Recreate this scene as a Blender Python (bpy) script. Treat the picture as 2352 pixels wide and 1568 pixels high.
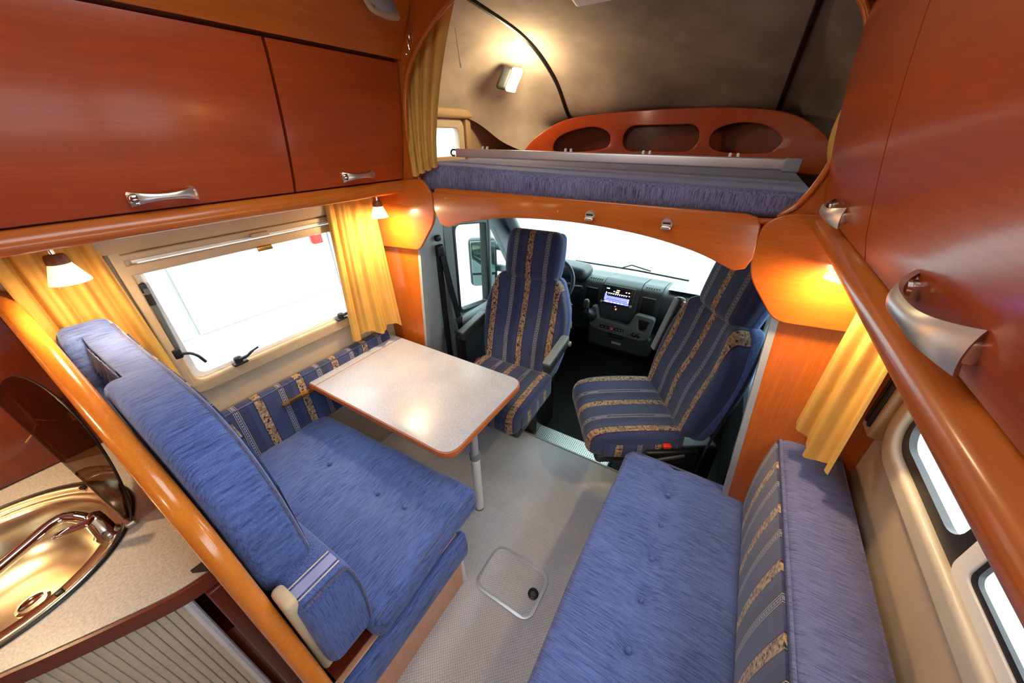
import bpy, bmesh, math, random
from mathutils import Vector, Matrix
random.seed(7)
sc = bpy.context.scene
for o in list(bpy.data.objects):
    bpy.data.objects.remove(o)
COL = sc.collection
PI = math.pi

# ------------------------------------------------------------------ camera
CAM_ROWS = ((0.85092105, 0.25418526, -0.45969905),
            (0.52512248, -0.43395538, 0.73207179),
            (-0.01340702, -0.8643336, -0.50274017))
cam = bpy.data.cameras.new('camera')
cam.sensor_fit = 'HORIZONTAL'; cam.sensor_width = 36.0
cam.lens = 803.0 / 2352.0 * 36.0
cam.clip_start = 0.02; cam.clip_end = 200
camo = bpy.data.objects.new('camera', cam); COL.objects.link(camo)
m4 = Matrix([[CAM_ROWS[r][0], -CAM_ROWS[r][1], -CAM_ROWS[r][2]] for r in range(3)]).to_4x4()
m4.translation = (0, 0, 1.8)
camo.matrix_world = m4
sc.camera = camo

# ------------------------------------------------------------------ world, exposure
W = bpy.data.worlds.new('hall_light'); sc.world = W; W.use_nodes = True
bg = W.node_tree.nodes['Background']
bg.inputs['Color'].default_value = (0.86, 0.95, 1.0, 1)
bg.inputs['Strength'].default_value = 3.8
sc.view_settings.view_transform = 'Standard'
sc.view_settings.look = 'None'
sc.view_settings.exposure = 0.95
sc.view_settings.gamma = 1.0
sc.view_settings.use_curve_mapping = False

WARM = (1.0, 0.75, 0.40)
def point_light(name, loc, power, color=WARM, size=0.02, parent=None):
    l = bpy.data.lights.new(name, 'POINT'); l.energy = power; l.color = color; l.shadow_soft_size = size
    o = bpy.data.objects.new(name, l); COL.objects.link(o)
    o.location = loc
    if parent is not None:
        o.parent = parent; o.location = Vector(loc) - parent.location
    return o

# ------------------------------------------------------------------ materials
def srgb(r, g, b):
    f = lambda c: (c / 12.92 if c <= 0.04045 else ((c + 0.055) / 1.055) ** 2.4)
    return (f(r / 255), f(g / 255), f(b / 255), 1)
class NT:
    def __init__(s, name):
        s.m = bpy.data.materials.new(name); s.m.use_nodes = True
        s.t = s.m.node_tree; s.n = s.t.nodes; s.p = s.n['Principled BSDF']; s.out = s.n['Material Output']
    def node(s, typ, **kw):
        n = s.n.new(typ)
        for k, v in kw.items():
            if k.startswith('_'): setattr(n, k[1:], v)
            else: n.inputs[k].default_value = v
        return n
    def link(s, a, b): s.t.links.new(a, b)
    def coords(s, scale=(1, 1, 1), rot=(0, 0, 0), loc=(0, 0, 0)):
        tc = s.node('ShaderNodeTexCoord'); mp = s.node('ShaderNodeMapping', Scale=scale, Rotation=rot, Location=loc)
        s.link(tc.outputs['Object'], mp.inputs['Vector']); return mp.outputs['Vector']
    def noise(s, vec, scale, detail=3, rough=0.55, dist=0.0):
        n = s.node('ShaderNodeTexNoise', Scale=scale, Detail=detail, Roughness=rough, Distortion=dist)
        s.link(vec, n.inputs['Vector']); return n.outputs['Fac']
    def ramp(s, fac, stops, interp='LINEAR'):
        r = s.node('ShaderNodeValToRGB'); cr = r.color_ramp; cr.interpolation = interp
        while len(cr.elements) < len(stops): cr.elements.new(0.5)
        for e, (p, c) in zip(cr.elements, stops): e.position = p; e.color = c
        s.link(fac, r.inputs['Fac']); return r.outputs['Color']
    def mix(s, fac, a, b, mode='MIX'):
        n = s.node('ShaderNodeMix', _data_type='RGBA', _blend_type=mode)
        for sock, v in ((n.inputs[0], fac), (n.inputs[6], a), (n.inputs[7], b)):
            if isinstance(v, bpy.types.NodeSocket): s.link(v, sock)
            else: sock.default_value = v
        return n.outputs[2]
    def math(s, op, a, b=0.0, c=None):
        n = s.node('ShaderNodeMath', _operation=op)
        for i, v in enumerate((a, b) if c is None else (a, b, c)):
            if isinstance(v, bpy.types.NodeSocket): s.link(v, n.inputs[i])
            else: n.inputs[i].default_value = v
        return n.outputs[0]
    def bump(s, h, strength, dist=0.002):
        b = s.node('ShaderNodeBump', Strength=strength, Distance=dist)
        s.link(h, b.inputs['Height']); s.link(b.outputs['Normal'], s.p.inputs['Normal'])
    def set(s, **kw):
        for k, v in kw.items(): s.p.inputs[k.replace('_', ' ')].default_value = v
def plain(name, col, rough=0.5, metal=0.0, coat=0.0, bump=0.0, bscale=200, spec=0.5, var=0.06):
    t = NT(name); t.set(Roughness=rough, Metallic=metal)
    t.p.inputs['Coat Weight'].default_value = coat
    t.p.inputs['Specular IOR Level'].default_value = spec
    v = t.coords()
    f = t.noise(v, 9, 3)
    lo = tuple(c * (1 - var) for c in col[:3]) + (1,); hi = tuple(min(1, c * (1 + var)) for c in col[:3]) + (1,)
    t.link(t.ramp(f, [(0.3, lo), (0.7, hi)]), t.p.inputs['Base Color'])
    if bump: t.bump(t.noise(v, bscale, 2), bump, 0.001)
    return t.m
def wood(name, grain, c0, c1, rough=0.34, coat=0.5, scale=1.0):
    # grain: axis index along which the figure is stretched
    t = NT(name); s = [26 * scale, 26 * scale, 26 * scale]; s[grain] = 1.1 * scale
    v = t.coords(tuple(s)); f = t.noise(v, 1.0, 5, 0.6, 0.4)
    s2 = [230, 230, 230]; s2[grain] = 9
    f2 = t.noise(t.coords(tuple(s2)), 1.0, 2, 0.5)
    s3 = [4, 4, 4]; s3[grain] = 1.0
    f3 = t.noise(t.coords(tuple(s3)), 1.0, 2, 0.5)
    c = t.ramp(f, [(0.25, c0), (0.75, c1)])
    dk = tuple(x * 0.80 for x in c0[:3]) + (1,)
    c = t.mix(t.ramp(f2, [(0.42, (0.55, 0.55, 0.55, 1)), (0.56, (0, 0, 0, 1))]), c, dk)
    c = t.mix(0.5, c, t.ramp(f3, [(0.3, c0), (0.7, c1)]))
    t.link(c, t.p.inputs['Base Color'])
    t.set(Roughness=rough); t.p.inputs['Coat Weight'].default_value = coat
    t.p.inputs['Coat Roughness'].default_value = 0.14
    t.p.inputs['Specular IOR Level'].default_value = 0.35
    t.bump(f2, 0.10, 0.0006)
    return t.m
def chenille(name, axis, c0, c1, c2):
    t = NT(name); s = [300, 300, 300 if axis == 2 else 60]; s[axis] = 18
    f = t.noise(t.coords(tuple(s)), 1.0, 3, 0.6)
    s2 = [620, 620, 620 if axis == 2 else 120]; s2[axis] = 300
    f2 = t.noise(t.coords(tuple(s2)), 1.0, 1, 0.5)
    f3 = t.noise(t.coords((5, 5, 5)), 1.0, 3, 0.5)
    c = t.ramp(f, [(0.34, c0), (0.45, c1), (0.66, c2)])
    c = t.mix(t.ramp(f2, [(0.35, (0.35, 0.35, 0.35, 1)), (0.6, (0, 0, 0, 1))]), c, c0)
    c = t.mix(t.ramp(f3, [(0.35, (0, 0, 0, 1)), (0.7, (0.35, 0.35, 0.35, 1))]), c, c2)
    t.link(c, t.p.inputs['Base Color']); t.set(Roughness=0.85)
    t.p.inputs['Specular IOR Level'].default_value = 0.2
    t.p.inputs['Sheen Weight'].default_value = 0.35
    t.p.inputs['Sheen Tint'].default_value = (0.6, 0.7, 1, 1)
    h = t.math('ADD', f, t.math('MULTIPLY', f2, 0.6))
    t.bump(h, 0.28, 0.0014)
    return t.m
BLUE0, BLUE1, BLUE2 = srgb(42, 51, 94), srgb(72, 89, 146), srgb(93, 112, 172)
def stripes(name, axis, period, phase=0.0, dark=1.0):
    # woven upholstery stripes across one object axis; period in metres
    t = NT(name)
    tc = t.node('ShaderNodeTexCoord'); sp = t.node('ShaderNodeSeparateXYZ'); t.link(tc.outputs['Object'], sp.inputs[0])
    u = sp.outputs[axis]
    fr = t.math('FRACT', t.math('ADD', t.math('DIVIDE', u, period), phase + 50.0))
    d = lambda r, g, b: tuple(x * dark for x in srgb(r, g, b)[:3]) + (1,)
    blue, blue2, navy, cream, lav = d(60, 71, 114), d(50, 60, 100), d(30, 34, 58), d(196, 184, 156), d(134, 138, 176)
    tan = (1, 0, 1, 1)
    stops = [(0.0, blue), (0.175, navy), (0.19, cream), (0.20, navy), (0.215, lav), (0.285, navy), (0.30, cream), (0.31, navy),
             (0.325, blue2), (0.50, blue), (0.615, navy), (0.635, tan), (0.815, navy), (0.835, blue)]
    base = t.ramp(fr, stops, 'CONSTANT')
    tanmask = t.math('MULTIPLY', t.math('GREATER_THAN', fr, 0.635), t.math('LESS_THAN', fr, 0.815))
    lavmask = t.math('MULTIPLY', t.math('GREATER_THAN', fr, 0.235), t.math('LESS_THAN', fr, 0.265))
    vo = t.node('ShaderNodeTexVoronoi', _distance='CHEBYCHEV', Scale=120.0); t.link(t.coords((1, 1, 1)), vo.inputs['Vector'])
    sep = t.node('ShaderNodeSeparateColor'); t.link(vo.outputs['Color'], sep.inputs[0])
    tancol = t.ramp(sep.outputs[0], [(0.0, d(44, 42, 56)), (0.09, d(150, 116, 84)), (0.42, d(180, 150, 116)), (0.72, d(196, 168, 132)), (0.92, d(120, 98, 86))], 'CONSTANT')
    c = t.mix(tanmask, base, tancol)
    oth = sp.outputs[(axis + 2) % 3 if axis != 1 else 2]
    dots = t.math('GREATER_THAN', t.math('SINE', t.math('MULTIPLY', oth, 420.0)), 0.35)
    c = t.mix(t.math('MULTIPLY', dots, lavmask), c, navy)
    s2 = [160, 160, 160]; s2[axis] = 300
    f = t.noise(t.coords(tuple(s2)), 1.0, 2, 0.6)
    c = t.mix(0.55, c, t.ramp(f, [(0.3, (0.35, 0.35, 0.4, 1)), (0.65, (1, 1, 1, 1))]), 'MULTIPLY')
    t.link(c, t.p.inputs['Base Color']); t.set(Roughness=0.85)
    t.p.inputs['Specular IOR Level'].default_value = 0.2
    t.p.inputs['Sheen Weight'].default_value = 0.25
    t.bump(f, 0.25, 0.002)
    return t.m
def cloth(name, col, rough=0.8, weave=900, trans=0.0, blot=0.12):
    t = NT(name); v = t.coords()
    f = t.noise(v, 5, 3); f2 = t.noise(v, weave, 1)
    lo = tuple(c * (1 - blot) for c in col[:3]) + (1,); hi = tuple(min(1, c * (1 + blot)) for c in col[:3]) + (1,)
    c = t.ramp(f, [(0.3, lo), (0.7, hi)])
    t.link(c, t.p.inputs['Base Color']); t.set(Roughness=rough)
    t.p.inputs['Specular IOR Level'].default_value = 0.2
    t.bump(f2, 0.25, 0.001)
    if trans:
        tr = t.node('ShaderNodeBsdfTranslucent'); t.link(c, tr.inputs['Color'])
        mx = t.node('ShaderNodeMixShader'); mx.inputs[0].default_value = trans
        t.link(t.p.outputs[0], mx.inputs[1]); t.link(tr.outputs[0], mx.inputs[2]); t.link(mx.outputs[0], t.out.inputs['Surface'])
    return t.m
def carpet(name):
    t = NT(name); tc = t.node('ShaderNodeTexCoord'); sp = t.node('ShaderNodeSeparateXYZ'); t.link(tc.outputs['Object'], sp.inputs[0])
    k = 2 * PI / 0.0125
    sx = t.math('SINE', t.math('MULTIPLY', sp.outputs[0], k))
    row = t.math('FLOOR', t.math('DIVIDE', sp.outputs[0], 0.00625))
    sy = t.math('SINE', t.math('ADD', t.math('MULTIPLY', sp.outputs[1], k), t.math('MULTIPLY', row, PI)))
    h = t.math('MULTIPLY', t.math('ABSOLUTE', sx), sy)
    f = t.noise(t.coords(), 3, 4); f2 = t.noise(t.coords(), 260, 2)
    c = t.ramp(h, [(0.0, srgb(152, 142, 138)), (0.62, srgb(200, 192, 190))])
    hm = t.math('ADD', t.math('MULTIPLY', h, 0.5), 0.5)
    c = t.ramp(hm, [(0.15, srgb(166, 166, 172)), (0.7, srgb(226, 226, 234))])
    c = t.mix(0.35, c, t.ramp(f, [(0.3, srgb(190, 189, 194)), (0.7, srgb(226, 226, 234))]))
    c = t.mix(0.25, c, t.ramp(f2, [(0.3, srgb(120, 112, 110)), (0.7, srgb(222, 218, 218))]))
    t.link(c, t.p.inputs['Base Color']); t.set(Roughness=0.92); t.p.inputs['Specular IOR Level'].default_value = 0.15
    t.bump(hm, 0.5, 0.003)
    return t.m
def laminate(name, c0, c1, rough=0.35):
    t = NT(name); v = t.coords(); f = t.noise(v, 150, 5, 0.7); f2 = t.noise(v, 6, 3); f3 = t.noise(v, 330, 2)
    c = t.ramp(f, [(0.34, c0), (0.62, c1)])
    c = t.mix(0.3, c, t.ramp(f2, [(0.3, c0), (0.7, c1)]))
    c = t.mix(0.22, c, t.ramp(f3, [(0.38, (0.25, 0.25, 0.27, 1)), (0.55, (1, 1, 1, 1))]), 'MULTIPLY')
    t.link(c, t.p.inputs['Base Color']); t.set(Roughness=rough)
    return t.m
def pane(name, tint=(1, 1, 1, 1), refl=0.08, rough=0.0):
    t = NT(name); t.n.remove(t.p)
    tr = t.node('ShaderNodeBsdfTransparent', Color=tint); gl = t.node('ShaderNodeBsdfGlossy', Roughness=rough)
    lw = t.node('ShaderNodeLayerWeight', Blend=0.5)
    fac = t.math('ADD', t.math('MULTIPLY', t.math('POWER', lw.outputs['Facing'], 5.0), 0.6), 0.02)
    mx = t.node('ShaderNodeMixShader'); t.link(fac, mx.inputs[0]); t.link(tr.outputs[0], mx.inputs[1]); t.link(gl.outputs[0], mx.inputs[2])
    t.link(mx.outputs[0], t.out.inputs['Surface'])
    return t.m
def glow(name, col, strength, base=(1, 1, 1, 1)):
    t = NT(name); t.set(Roughness=0.4); t.p.inputs['Base Color'].default_value = base
    f = t.noise(t.coords(), 30, 2)
    t.link(t.ramp(f, [(0.2, tuple(c * 0.93 for c in col[:3]) + (1,)), (0.8, col)]), t.p.inputs['Emission Color'])
    t.p.inputs['Emission Strength'].default_value = strength
    return t.m

WC0, WC1 = srgb(160, 74, 17), srgb(194, 100, 28)
RC0, RC1 = srgb(144, 51, 16), srgb(178, 73, 24)
M = {}
M['wood_y'] = wood('cherry_veneer_long', 1, WC0, WC1)
M['wood_x'] = wood('cherry_veneer_cross', 0, WC0, WC1)
M['wood_z'] = wood('cherry_veneer_upright', 2, WC0, WC1)
M['wood_door'] = wood('red_cherry_long', 1, RC0, RC1)
M['wood_door_x'] = wood('red_cherry_cross', 0, RC0, RC1)
M['wood_orange'] = wood('honey_lacquered_edge', 0, srgb(206, 112, 34), srgb(226, 136, 50), 0.22, 0.6)
M['wood_dark'] = wood('dark_cherry', 2, srgb(92, 34, 18), srgb(120, 46, 24), 0.3, 0.4)
M['ply_edge'] = wood('layered_edge', 0, srgb(168, 84, 40), srgb(206, 122, 66), 0.45, 0.1)
M['blue_x'] = chenille('blue_chenille_cross', 0, BLUE0, BLUE1, BLUE2)
M['blue_y'] = chenille('blue_chenille_long', 1, BLUE0, BLUE1, BLUE2)
M['blue_z'] = chenille('blue_chenille_upright', 2, BLUE0, BLUE1, BLUE2)
M['blue_grey'] = chenille('blue_grey_chenille', 0, srgb(46, 46, 70), srgb(78, 78, 110), srgb(98, 99, 134))
M['mattress'] = chenille('mattress_chenille', 2, srgb(46, 42, 60), srgb(96, 90, 116), srgb(128, 124, 154))
M['stripe_sofa'] = stripes('striped_weave_sofa', 1, 0.188, 0.55)
M['stripe_wall'] = stripes('striped_weave_wall', 1, 0.193, 0.0825)
M['stripe_seat_shaded'] = stripes('striped_weave_seat_shaded', 0, 0.212, 0.725, 0.72)  # same weave as the sofa, darkened: the cab's shade is in the colour
M['stripe_side'] = stripes('striped_weave_side', 1, 0.2, 0.2)
M['curtain'] = cloth('mustard_curtain', srgb(214, 164, 84), 0.8, 700, 0.2)
M['lining'] = cloth('taupe_fleece_lining', srgb(156, 144, 136), 0.95, 400, 0, 0.2)
M['carpet'] = carpet('woven_grey_carpet')
M['table'] = laminate('speckled_grey_laminate', srgb(154, 155, 166), srgb(196, 198, 210), 0.30)
M['worktop'] = laminate('speckled_worktop', srgb(176, 164, 150), srgb(214, 206, 200), 0.3)
M['beige'] = plain('beige_wall_board', srgb(182, 160, 136), 0.55, bump=0.05)
M['beige_plastic'] = plain('beige_plastic', srgb(178, 152, 120), 0.4)
M['cream'] = plain('cream_plastic', srgb(200, 188, 168), 0.4)
M['foam'] = plain('beige_foam', srgb(206, 182, 150), 0.9, bump=0.2)
M['peach'] = plain('peach_board', srgb(206, 150, 118), 0.35, coat=0.2)
M['white_plastic'] = plain('white_plastic', srgb(226, 226, 226), 0.4)
M['grey_plastic'] = plain('grey_plastic', srgb(120, 128, 132), 0.5, bump=0.08)
M['grey_trim'] = plain('light_grey_trim', srgb(150, 150, 152), 0.55)
M['console_grey'] = plain('console_grey', srgb(74, 78, 78), 0.55, bump=0.08)
M['dark_plastic'] = plain('dark_plastic', srgb(40, 44, 46), 0.45, bump=0.1)
M['black'] = plain('black_plastic', srgb(16, 16, 18), 0.4)
M['hall_rail'] = plain('hall_rail_grey', srgb(152, 154, 154), 0.6)
M['black_mat'] = plain('black_rubber_mat', srgb(15, 15, 17), 0.8, bump=0.3)
M['dash_black'] = plain('dash_grain', srgb(30, 38, 42), 0.5, bump=0.15, bscale=500)
M['alu'] = plain('brushed_aluminium', srgb(214, 214, 220), 0.42, 0.75)
M['nickel'] = plain('satin_nickel', srgb(206, 198, 190), 0.36, 0.9)
M['chrome'] = plain('chrome', srgb(220, 216, 210), 0.07, 1.0)
M['steel'] = plain('sink_steel', srgb(230, 216, 186), 0.26, 1.0)
M['brass'] = plain('brass', srgb(214, 170, 96), 0.25, 1.0)
M['perf'] = plain('zinc_sheet', srgb(176, 178, 172), 0.35, 1.0)
M['glass'] = pane('clear_acrylic', (0.96, 0.98, 0.98, 1))
M['glass_cab'] = pane('cab_glass', (0.86, 0.97, 0.95, 1))
M['glass_smoke'] = pane('smoked_glass', (0.42, 0.27, 0.16, 1))
M['lamp_glass'] = glow('lit_lamp_glass', (1.0, 0.66, 0.28, 1), 0.85)
M['lamp_glass_hot'] = glow('lit_reading_lamp', (1.0, 0.76, 0.42, 1), 3.0)
M['lamp_cap'] = plain('lamp_cap_brown', srgb(120, 66, 34), 0.4)
M['red'] = plain('red_plastic', srgb(214, 44, 36), 0.4)
M['yellow'] = plain('yellow_tag', srgb(226, 190, 40), 0.45)
M['mirror'] = plain('mirror_glass', srgb(190, 210, 204), 0.03, 1.0)
M['hall_wall'] = plain('hall_white_panel', srgb(180, 179, 176), 0.7)
M['hall_floor'] = plain('hall_pale_floor', srgb(166, 162, 163), 0.6)
M['screen_dark'] = plain('screen_glass', srgb(6, 8, 20), 0.15)
M['screen_blue'] = glow('screen_blue', (0.05, 0.06, 0.9, 1), 2.2)
M['screen_white'] = glow('screen_white', (0.8, 0.9, 1, 1), 1.4)
M['screen_orange'] = glow('screen_orange', (1, 0.35, 0.03, 1), 1.5)
M['lavender'] = cloth('lavender_band', srgb(150, 156, 200), 0.85)
M['led_red'] = glow('led_red', (1, 0.12, 0.05, 1), 2.0)

# ------------------------------------------------------------------ mesh helpers
class MB:
    def __init__(s): s.v = []; s.f = []
    def add(s, vs, fs, mat=None):
        k = len(s.v)
        s.v += [tuple(mat @ Vector(p)) if mat is not None else tuple(p) for p in vs]
        s.f += [tuple(i + k for i in f) for f in fs]
        return s
    def deform(s, fn): s.v = [tuple(fn(*p)) for p in s.v]; return s
    def box(s, lo, hi):
        x0, y0, z0 = lo; x1, y1, z1 = hi
        return s.add([(x0, y0, z0), (x1, y0, z0), (x1, y1, z0), (x0, y1, z0), (x0, y0, z1), (x1, y0, z1), (x1, y1, z1), (x0, y1, z1)],
                     [(3, 2, 1, 0), (4, 5, 6, 7), (0, 1, 5, 4), (1, 2, 6, 5), (2, 3, 7, 6), (3, 0, 4, 7)])
    def rbox(s, c, size, r, n=(1, 1, 1), k=3, mat=None, fn=None):
        h = [max(q / 2, 1e-4) for q in size]; r = min(r, *h) * 0.999
        ax = []
        for a in range(3):
            i0 = h[a] - r
            edge = [i0 + r * math.tan(i / k * PI / 4) for i in range(k + 1)]
            mid = [-i0 + 2 * i0 * j / n[a] for j in range(1, n[a])]
            ax.append([-e for e in reversed(edge)] + mid + edge)
        idx = {}; vs = []; fs = []
        def vid(p):
            key = tuple(round(q, 6) for q in p)
            if key not in idx:
                inner = [max(-(h[a] - r), min(h[a] - r, p[a])) for a in range(3)]
                d = Vector([p[a] - inner[a] for a in range(3)])
                if d.length > 1e-9: d = d.normalized() * r
                q = Vector(inner) + d
                idx[key] = len(vs); vs.append(q)
            return idx[key]
        for a in range(3):
            b, c2 = (a + 1) % 3, (a + 2) % 3
            for sg in (-1, 1):
                for i in range(len(ax[b]) - 1):
                    for j in range(len(ax[c2]) - 1):
                        q = []
                        for (ii, jj) in ((i, j), (i + 1, j), (i + 1, j + 1), (i, j + 1)):
                            p = [0, 0, 0]; p[a] = sg * h[a]; p[b] = ax[b][ii]; p[c2] = ax[c2][jj]
                            q.append(vid(p))
                        if sg < 0: q.reverse()
                        fs.append(tuple(q))
        if fn: vs = [Vector(fn(*p)) for p in vs]
        T = Matrix.Translation(Vector(c))
        return s.add(vs, fs, T @ mat if mat is not None else T)
    def tube(s, path, r, n=10, closed=False, caps=True, flat=None):
        P = [Vector(p) for p in path]; N = len(P); rs = r if isinstance(r, (list, tuple)) else [r] * N
        k = len(s.v); up = None
        for i, p in enumerate(P):
            a = P[(i - 1) % N] if (closed or i > 0) else p
            b = P[(i + 1) % N] if (closed or i < N - 1) else p
            t = (b - a).normalized()
            if up is None: up = t.orthogonal().normalized() if flat is None else Vector(flat)
            up = (up - t * up.dot(t))
            if up.length < 1e-6: up = t.orthogonal()
            up.normalize(); side = t.cross(up)
            for j in range(n):
                an = 2 * PI * j / n
                s.v.append(tuple(p + (up * math.cos(an) + side * math.sin(an)) * rs[i]))
        for i in range(N if closed else N - 1):
            for j in range(n):
                a = k + i * n; b = k + ((i + 1) % N) * n
                s.f.append((a + j, a + (j + 1) % n, b + (j + 1) % n, b + j))
        if caps and not closed:
            s.f.append(tuple(k + j for j in reversed(range(n)))); s.f.append(tuple(k + (N - 1) * n + j for j in range(n)))
        return s
    def cyl(s, p0, p1, r0, r1=None, n=20): return s.tube([p0, p1], [r0, r0 if r1 is None else r1], n)
    def lathe(s, prof, mat=None, n=28, caps=True):
        vs = []; fs = []; m = len(prof)
        for (r, z) in prof:
            for j in range(n): vs.append((r * math.cos(2 * PI * j / n), r * math.sin(2 * PI * j / n), z))
        for i in range(m - 1):
            for j in range(n): fs.append((i * n + j, i * n + (j + 1) % n, (i + 1) * n + (j + 1) % n, (i + 1) * n + j))
        if caps:
            fs.append(tuple(reversed(range(n)))); fs.append(tuple((m - 1) * n + j for j in range(n)))
        return s.add(vs, fs, mat)
    def grid(s, fn, nu, nv, thick=0.0, closed_u=False):
        G = [[Vector(fn(i / nu, j / nv)) for j in range(nv + 1)] for i in range(nu + 1)]
        vs = [p for row in G for p in row]; w = nv + 1; fs = []
        for i in range(nu):
            for j in range(nv): fs.append((i * w + j, (i + 1) * w + j, (i + 1) * w + j + 1, i * w + j + 1))
        if thick:
            nr = []
            for i in range(nu + 1):
                for j in range(nv + 1):
                    a = G[min(i + 1, nu)][j] - G[max(i - 1, 0)][j]; b = G[i][min(j + 1, nv)] - G[i][max(j - 1, 0)]
                    q = a.cross(b); nr.append(q.normalized() if q.length > 1e-12 else Vector((0, 0, 1)))
            m = len(vs); vs += [vs[i] - nr[i] * thick for i in range(m)]
            fs += [tuple(reversed([q + m for q in f])) for f in fs]
            bd = [i * w for i in range(nu + 1)] + [nu * w + j for j in range(1, w)] + [i * w + nv for i in range(nu - 1, -1, -1)] + [j for j in range(nv - 1, 0, -1)]
            for a, b in zip(bd, bd[1:] + bd[:1]): fs.append((b, a, a + m, b + m))
        return s.add(vs, fs)
    def prism(s, prof, axis, a0, a1, n=1):
        # closed 2-D profile swept along an axis (profile in the other two axes, ascending order)
        o = [i for i in range(3) if i != axis]; k = len(s.v); L = len(prof)
        for i in range(n + 1):
            a = a0 + (a1 - a0) * i / n
            for p in prof:
                q = [0, 0, 0]; q[axis] = a; q[o[0]] = p[0]; q[o[1]] = p[1]; s.v.append(tuple(q))
        for i in range(n):
            for j in range(L):
                s.f.append((k + i * L + j, k + i * L + (j + 1) % L, k + (i + 1) * L + (j + 1) % L, k + (i + 1) * L + j))
        s.f.append(tuple(k + j for j in reversed(range(L)))); s.f.append(tuple(k + n * L + j for j in range(L)))
        return s
    def plate(s, outline, holes, depth, bevel=0.0, plane='xz', at=0.0, res=2, cuts=0):
        # flat board with real holes and softened edges; lies in a plane, `depth` thick, centred on `at`
        cu = bpy.data.curves.new('tmp', 'CURVE'); cu.dimensions = '2D'; cu.fill_mode = 'BOTH'
        cu.extrude = max(depth / 2 - bevel, 1e-5); cu.bevel_depth = bevel; cu.bevel_resolution = res
        for ring in [outline] + list(holes):
            sp = cu.splines.new('POLY'); sp.points.add(len(ring) - 1); sp.use_cyclic_u = True
            for q, p in zip(sp.points, ring): q.co = (p[0], p[1], 0, 1)
        ob = bpy.data.objects.new('tmp', cu); COL.objects.link(ob)
        dg = bpy.context.evaluated_depsgraph_get()
        me = bpy.data.meshes.new_from_object(ob.evaluated_get(dg))
        bm = bmesh.new(); bm.from_mesh(me)
        bmesh.ops.remove_doubles(bm, verts=bm.verts, dist=1e-5)
        if cuts:
            xs = [p[0] for p in outline]; lo, hi = min(xs), max(xs)
            for i in range(1, cuts):
                bmesh.ops.bisect_plane(bm, geom=bm.verts[:] + bm.edges[:] + bm.faces[:], plane_co=(lo + (hi - lo) * i / cuts, 0, 0), plane_no=(1, 0, 0))
        bmesh.ops.recalc_face_normals(bm, faces=bm.faces)
        bm.verts.index_update()
        vs = [v.co.copy() for v in bm.verts]; fs = [tuple(v.index for v in f.verts) for f in bm.faces]
        bm.free(); bpy.data.objects.remove(ob); bpy.data.meshes.remove(me); bpy.data.curves.remove(cu)
        if plane == 'xz': vs = [(p.x, at + p.z, p.y) for p in vs]
        elif plane == 'yz': vs = [(at + p.z, p.x, p.y) for p in vs]
        else: vs = [(p.x, p.y, at + p.z) for p in vs]
        return s.add(vs, fs)
    def build(s, name, mat, parent=None, local=False, smooth=40, matrix=None):
        off = Vector((0, 0, 0))
        if parent is not None and not local:
            p = parent
            while p is not None: off += p.location; p = p.parent
        me = bpy.data.meshes.new(name)
        vs = [(matrix @ Vector(p)) if matrix is not None else Vector(p) for p in s.v]
        me.from_pydata([tuple(p - off) for p in vs], [], s.f); me.update()
        bm = bmesh.new(); bm.from_mesh(me); bmesh.ops.recalc_face_normals(bm, faces=bm.faces); bm.to_mesh(me); bm.free()
        if smooth:
            me.polygons.foreach_set('use_smooth', [True] * len(me.polygons)); me.set_sharp_from_angle(angle=math.radians(smooth))
        me.materials.append(M[mat])
        ob = bpy.data.objects.new(name, me); COL.objects.link(ob)
        if parent is not None: ob.parent = parent
        return ob
def thing(name, loc, label, cat, group=None, rotz=0.0):
    o = bpy.data.objects.new(name, None); COL.objects.link(o); o.location = loc; o.rotation_euler = (0, 0, rotz)
    o.empty_display_size = 0.05
    return tag(o, label, cat, group)
def tag(o, label, cat, group=None):
    o['label'] = label; o['category'] = cat
    if group: o['group'] = group
    return o
def struct(o, label=None):
    o['kind'] = 'structure'
    if label: o['label'] = label
    return o
def rrect(x0, z0, x1, z1, r, n=6):
    pts = []
    for cx, cz, a0 in ((x1 - r, z0 + r, -PI / 2), (x1 - r, z1 - r, 0), (x0 + r, z1 - r, PI / 2), (x0 + r, z0 + r, PI)):
        for i in range(n + 1):
            a = a0 + PI / 2 * i / n; pts.append((cx + r * math.cos(a), cz + r * math.sin(a)))
    return pts
def spline(pts, n=8, closed=False):
    P = [Vector(p) for p in pts]; out = []; N = len(P)
    for i in range(N if closed else N - 1):
        p1, p2 = P[i], P[(i + 1) % N]
        p0 = P[(i - 1) % N] if (closed or i > 0) else p1 * 2 - p2
        p3 = P[(i + 2) % N] if (closed or i < N - 2) else p2 * 2 - p1
        for j in range(n):
            t = j / n
            out.append(0.5 * ((2 * p1) + (p2 - p0) * t + (2 * p0 - 5 * p1 + 4 * p2 - p3) * t * t + (3 * p1 - p0 - 3 * p2 + p3) * t ** 3))
    if not closed: out.append(P[-1])
    return [tuple(p) for p in out]
def rounded(poly, r, n=5):
    # round every corner of a polygon; r may be a list
    out = []; N = len(poly)
    for i in range(N):
        p = Vector(poly[i]); a = Vector(poly[i - 1]); b = Vector(poly[(i + 1) % N]); rr = r[i] if isinstance(r, (list, tuple)) else r
        if rr <= 0: out.append(tuple(p)); continue
        da = min(rr, (a - p).length * 0.49); db = min(rr, (b - p).length * 0.49)
        s0 = p + (a - p).normalized() * da; s1 = p + (b - p).normalized() * db
        for j in range(n + 1):
            t = j / n; out.append(tuple(s0 * (1 - t) ** 2 + p * 2 * t * (1 - t) + s1 * t * t))
    return out
XL, XR, CX = -1.70, 0.55, -0.575
YB = 1.27
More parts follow.
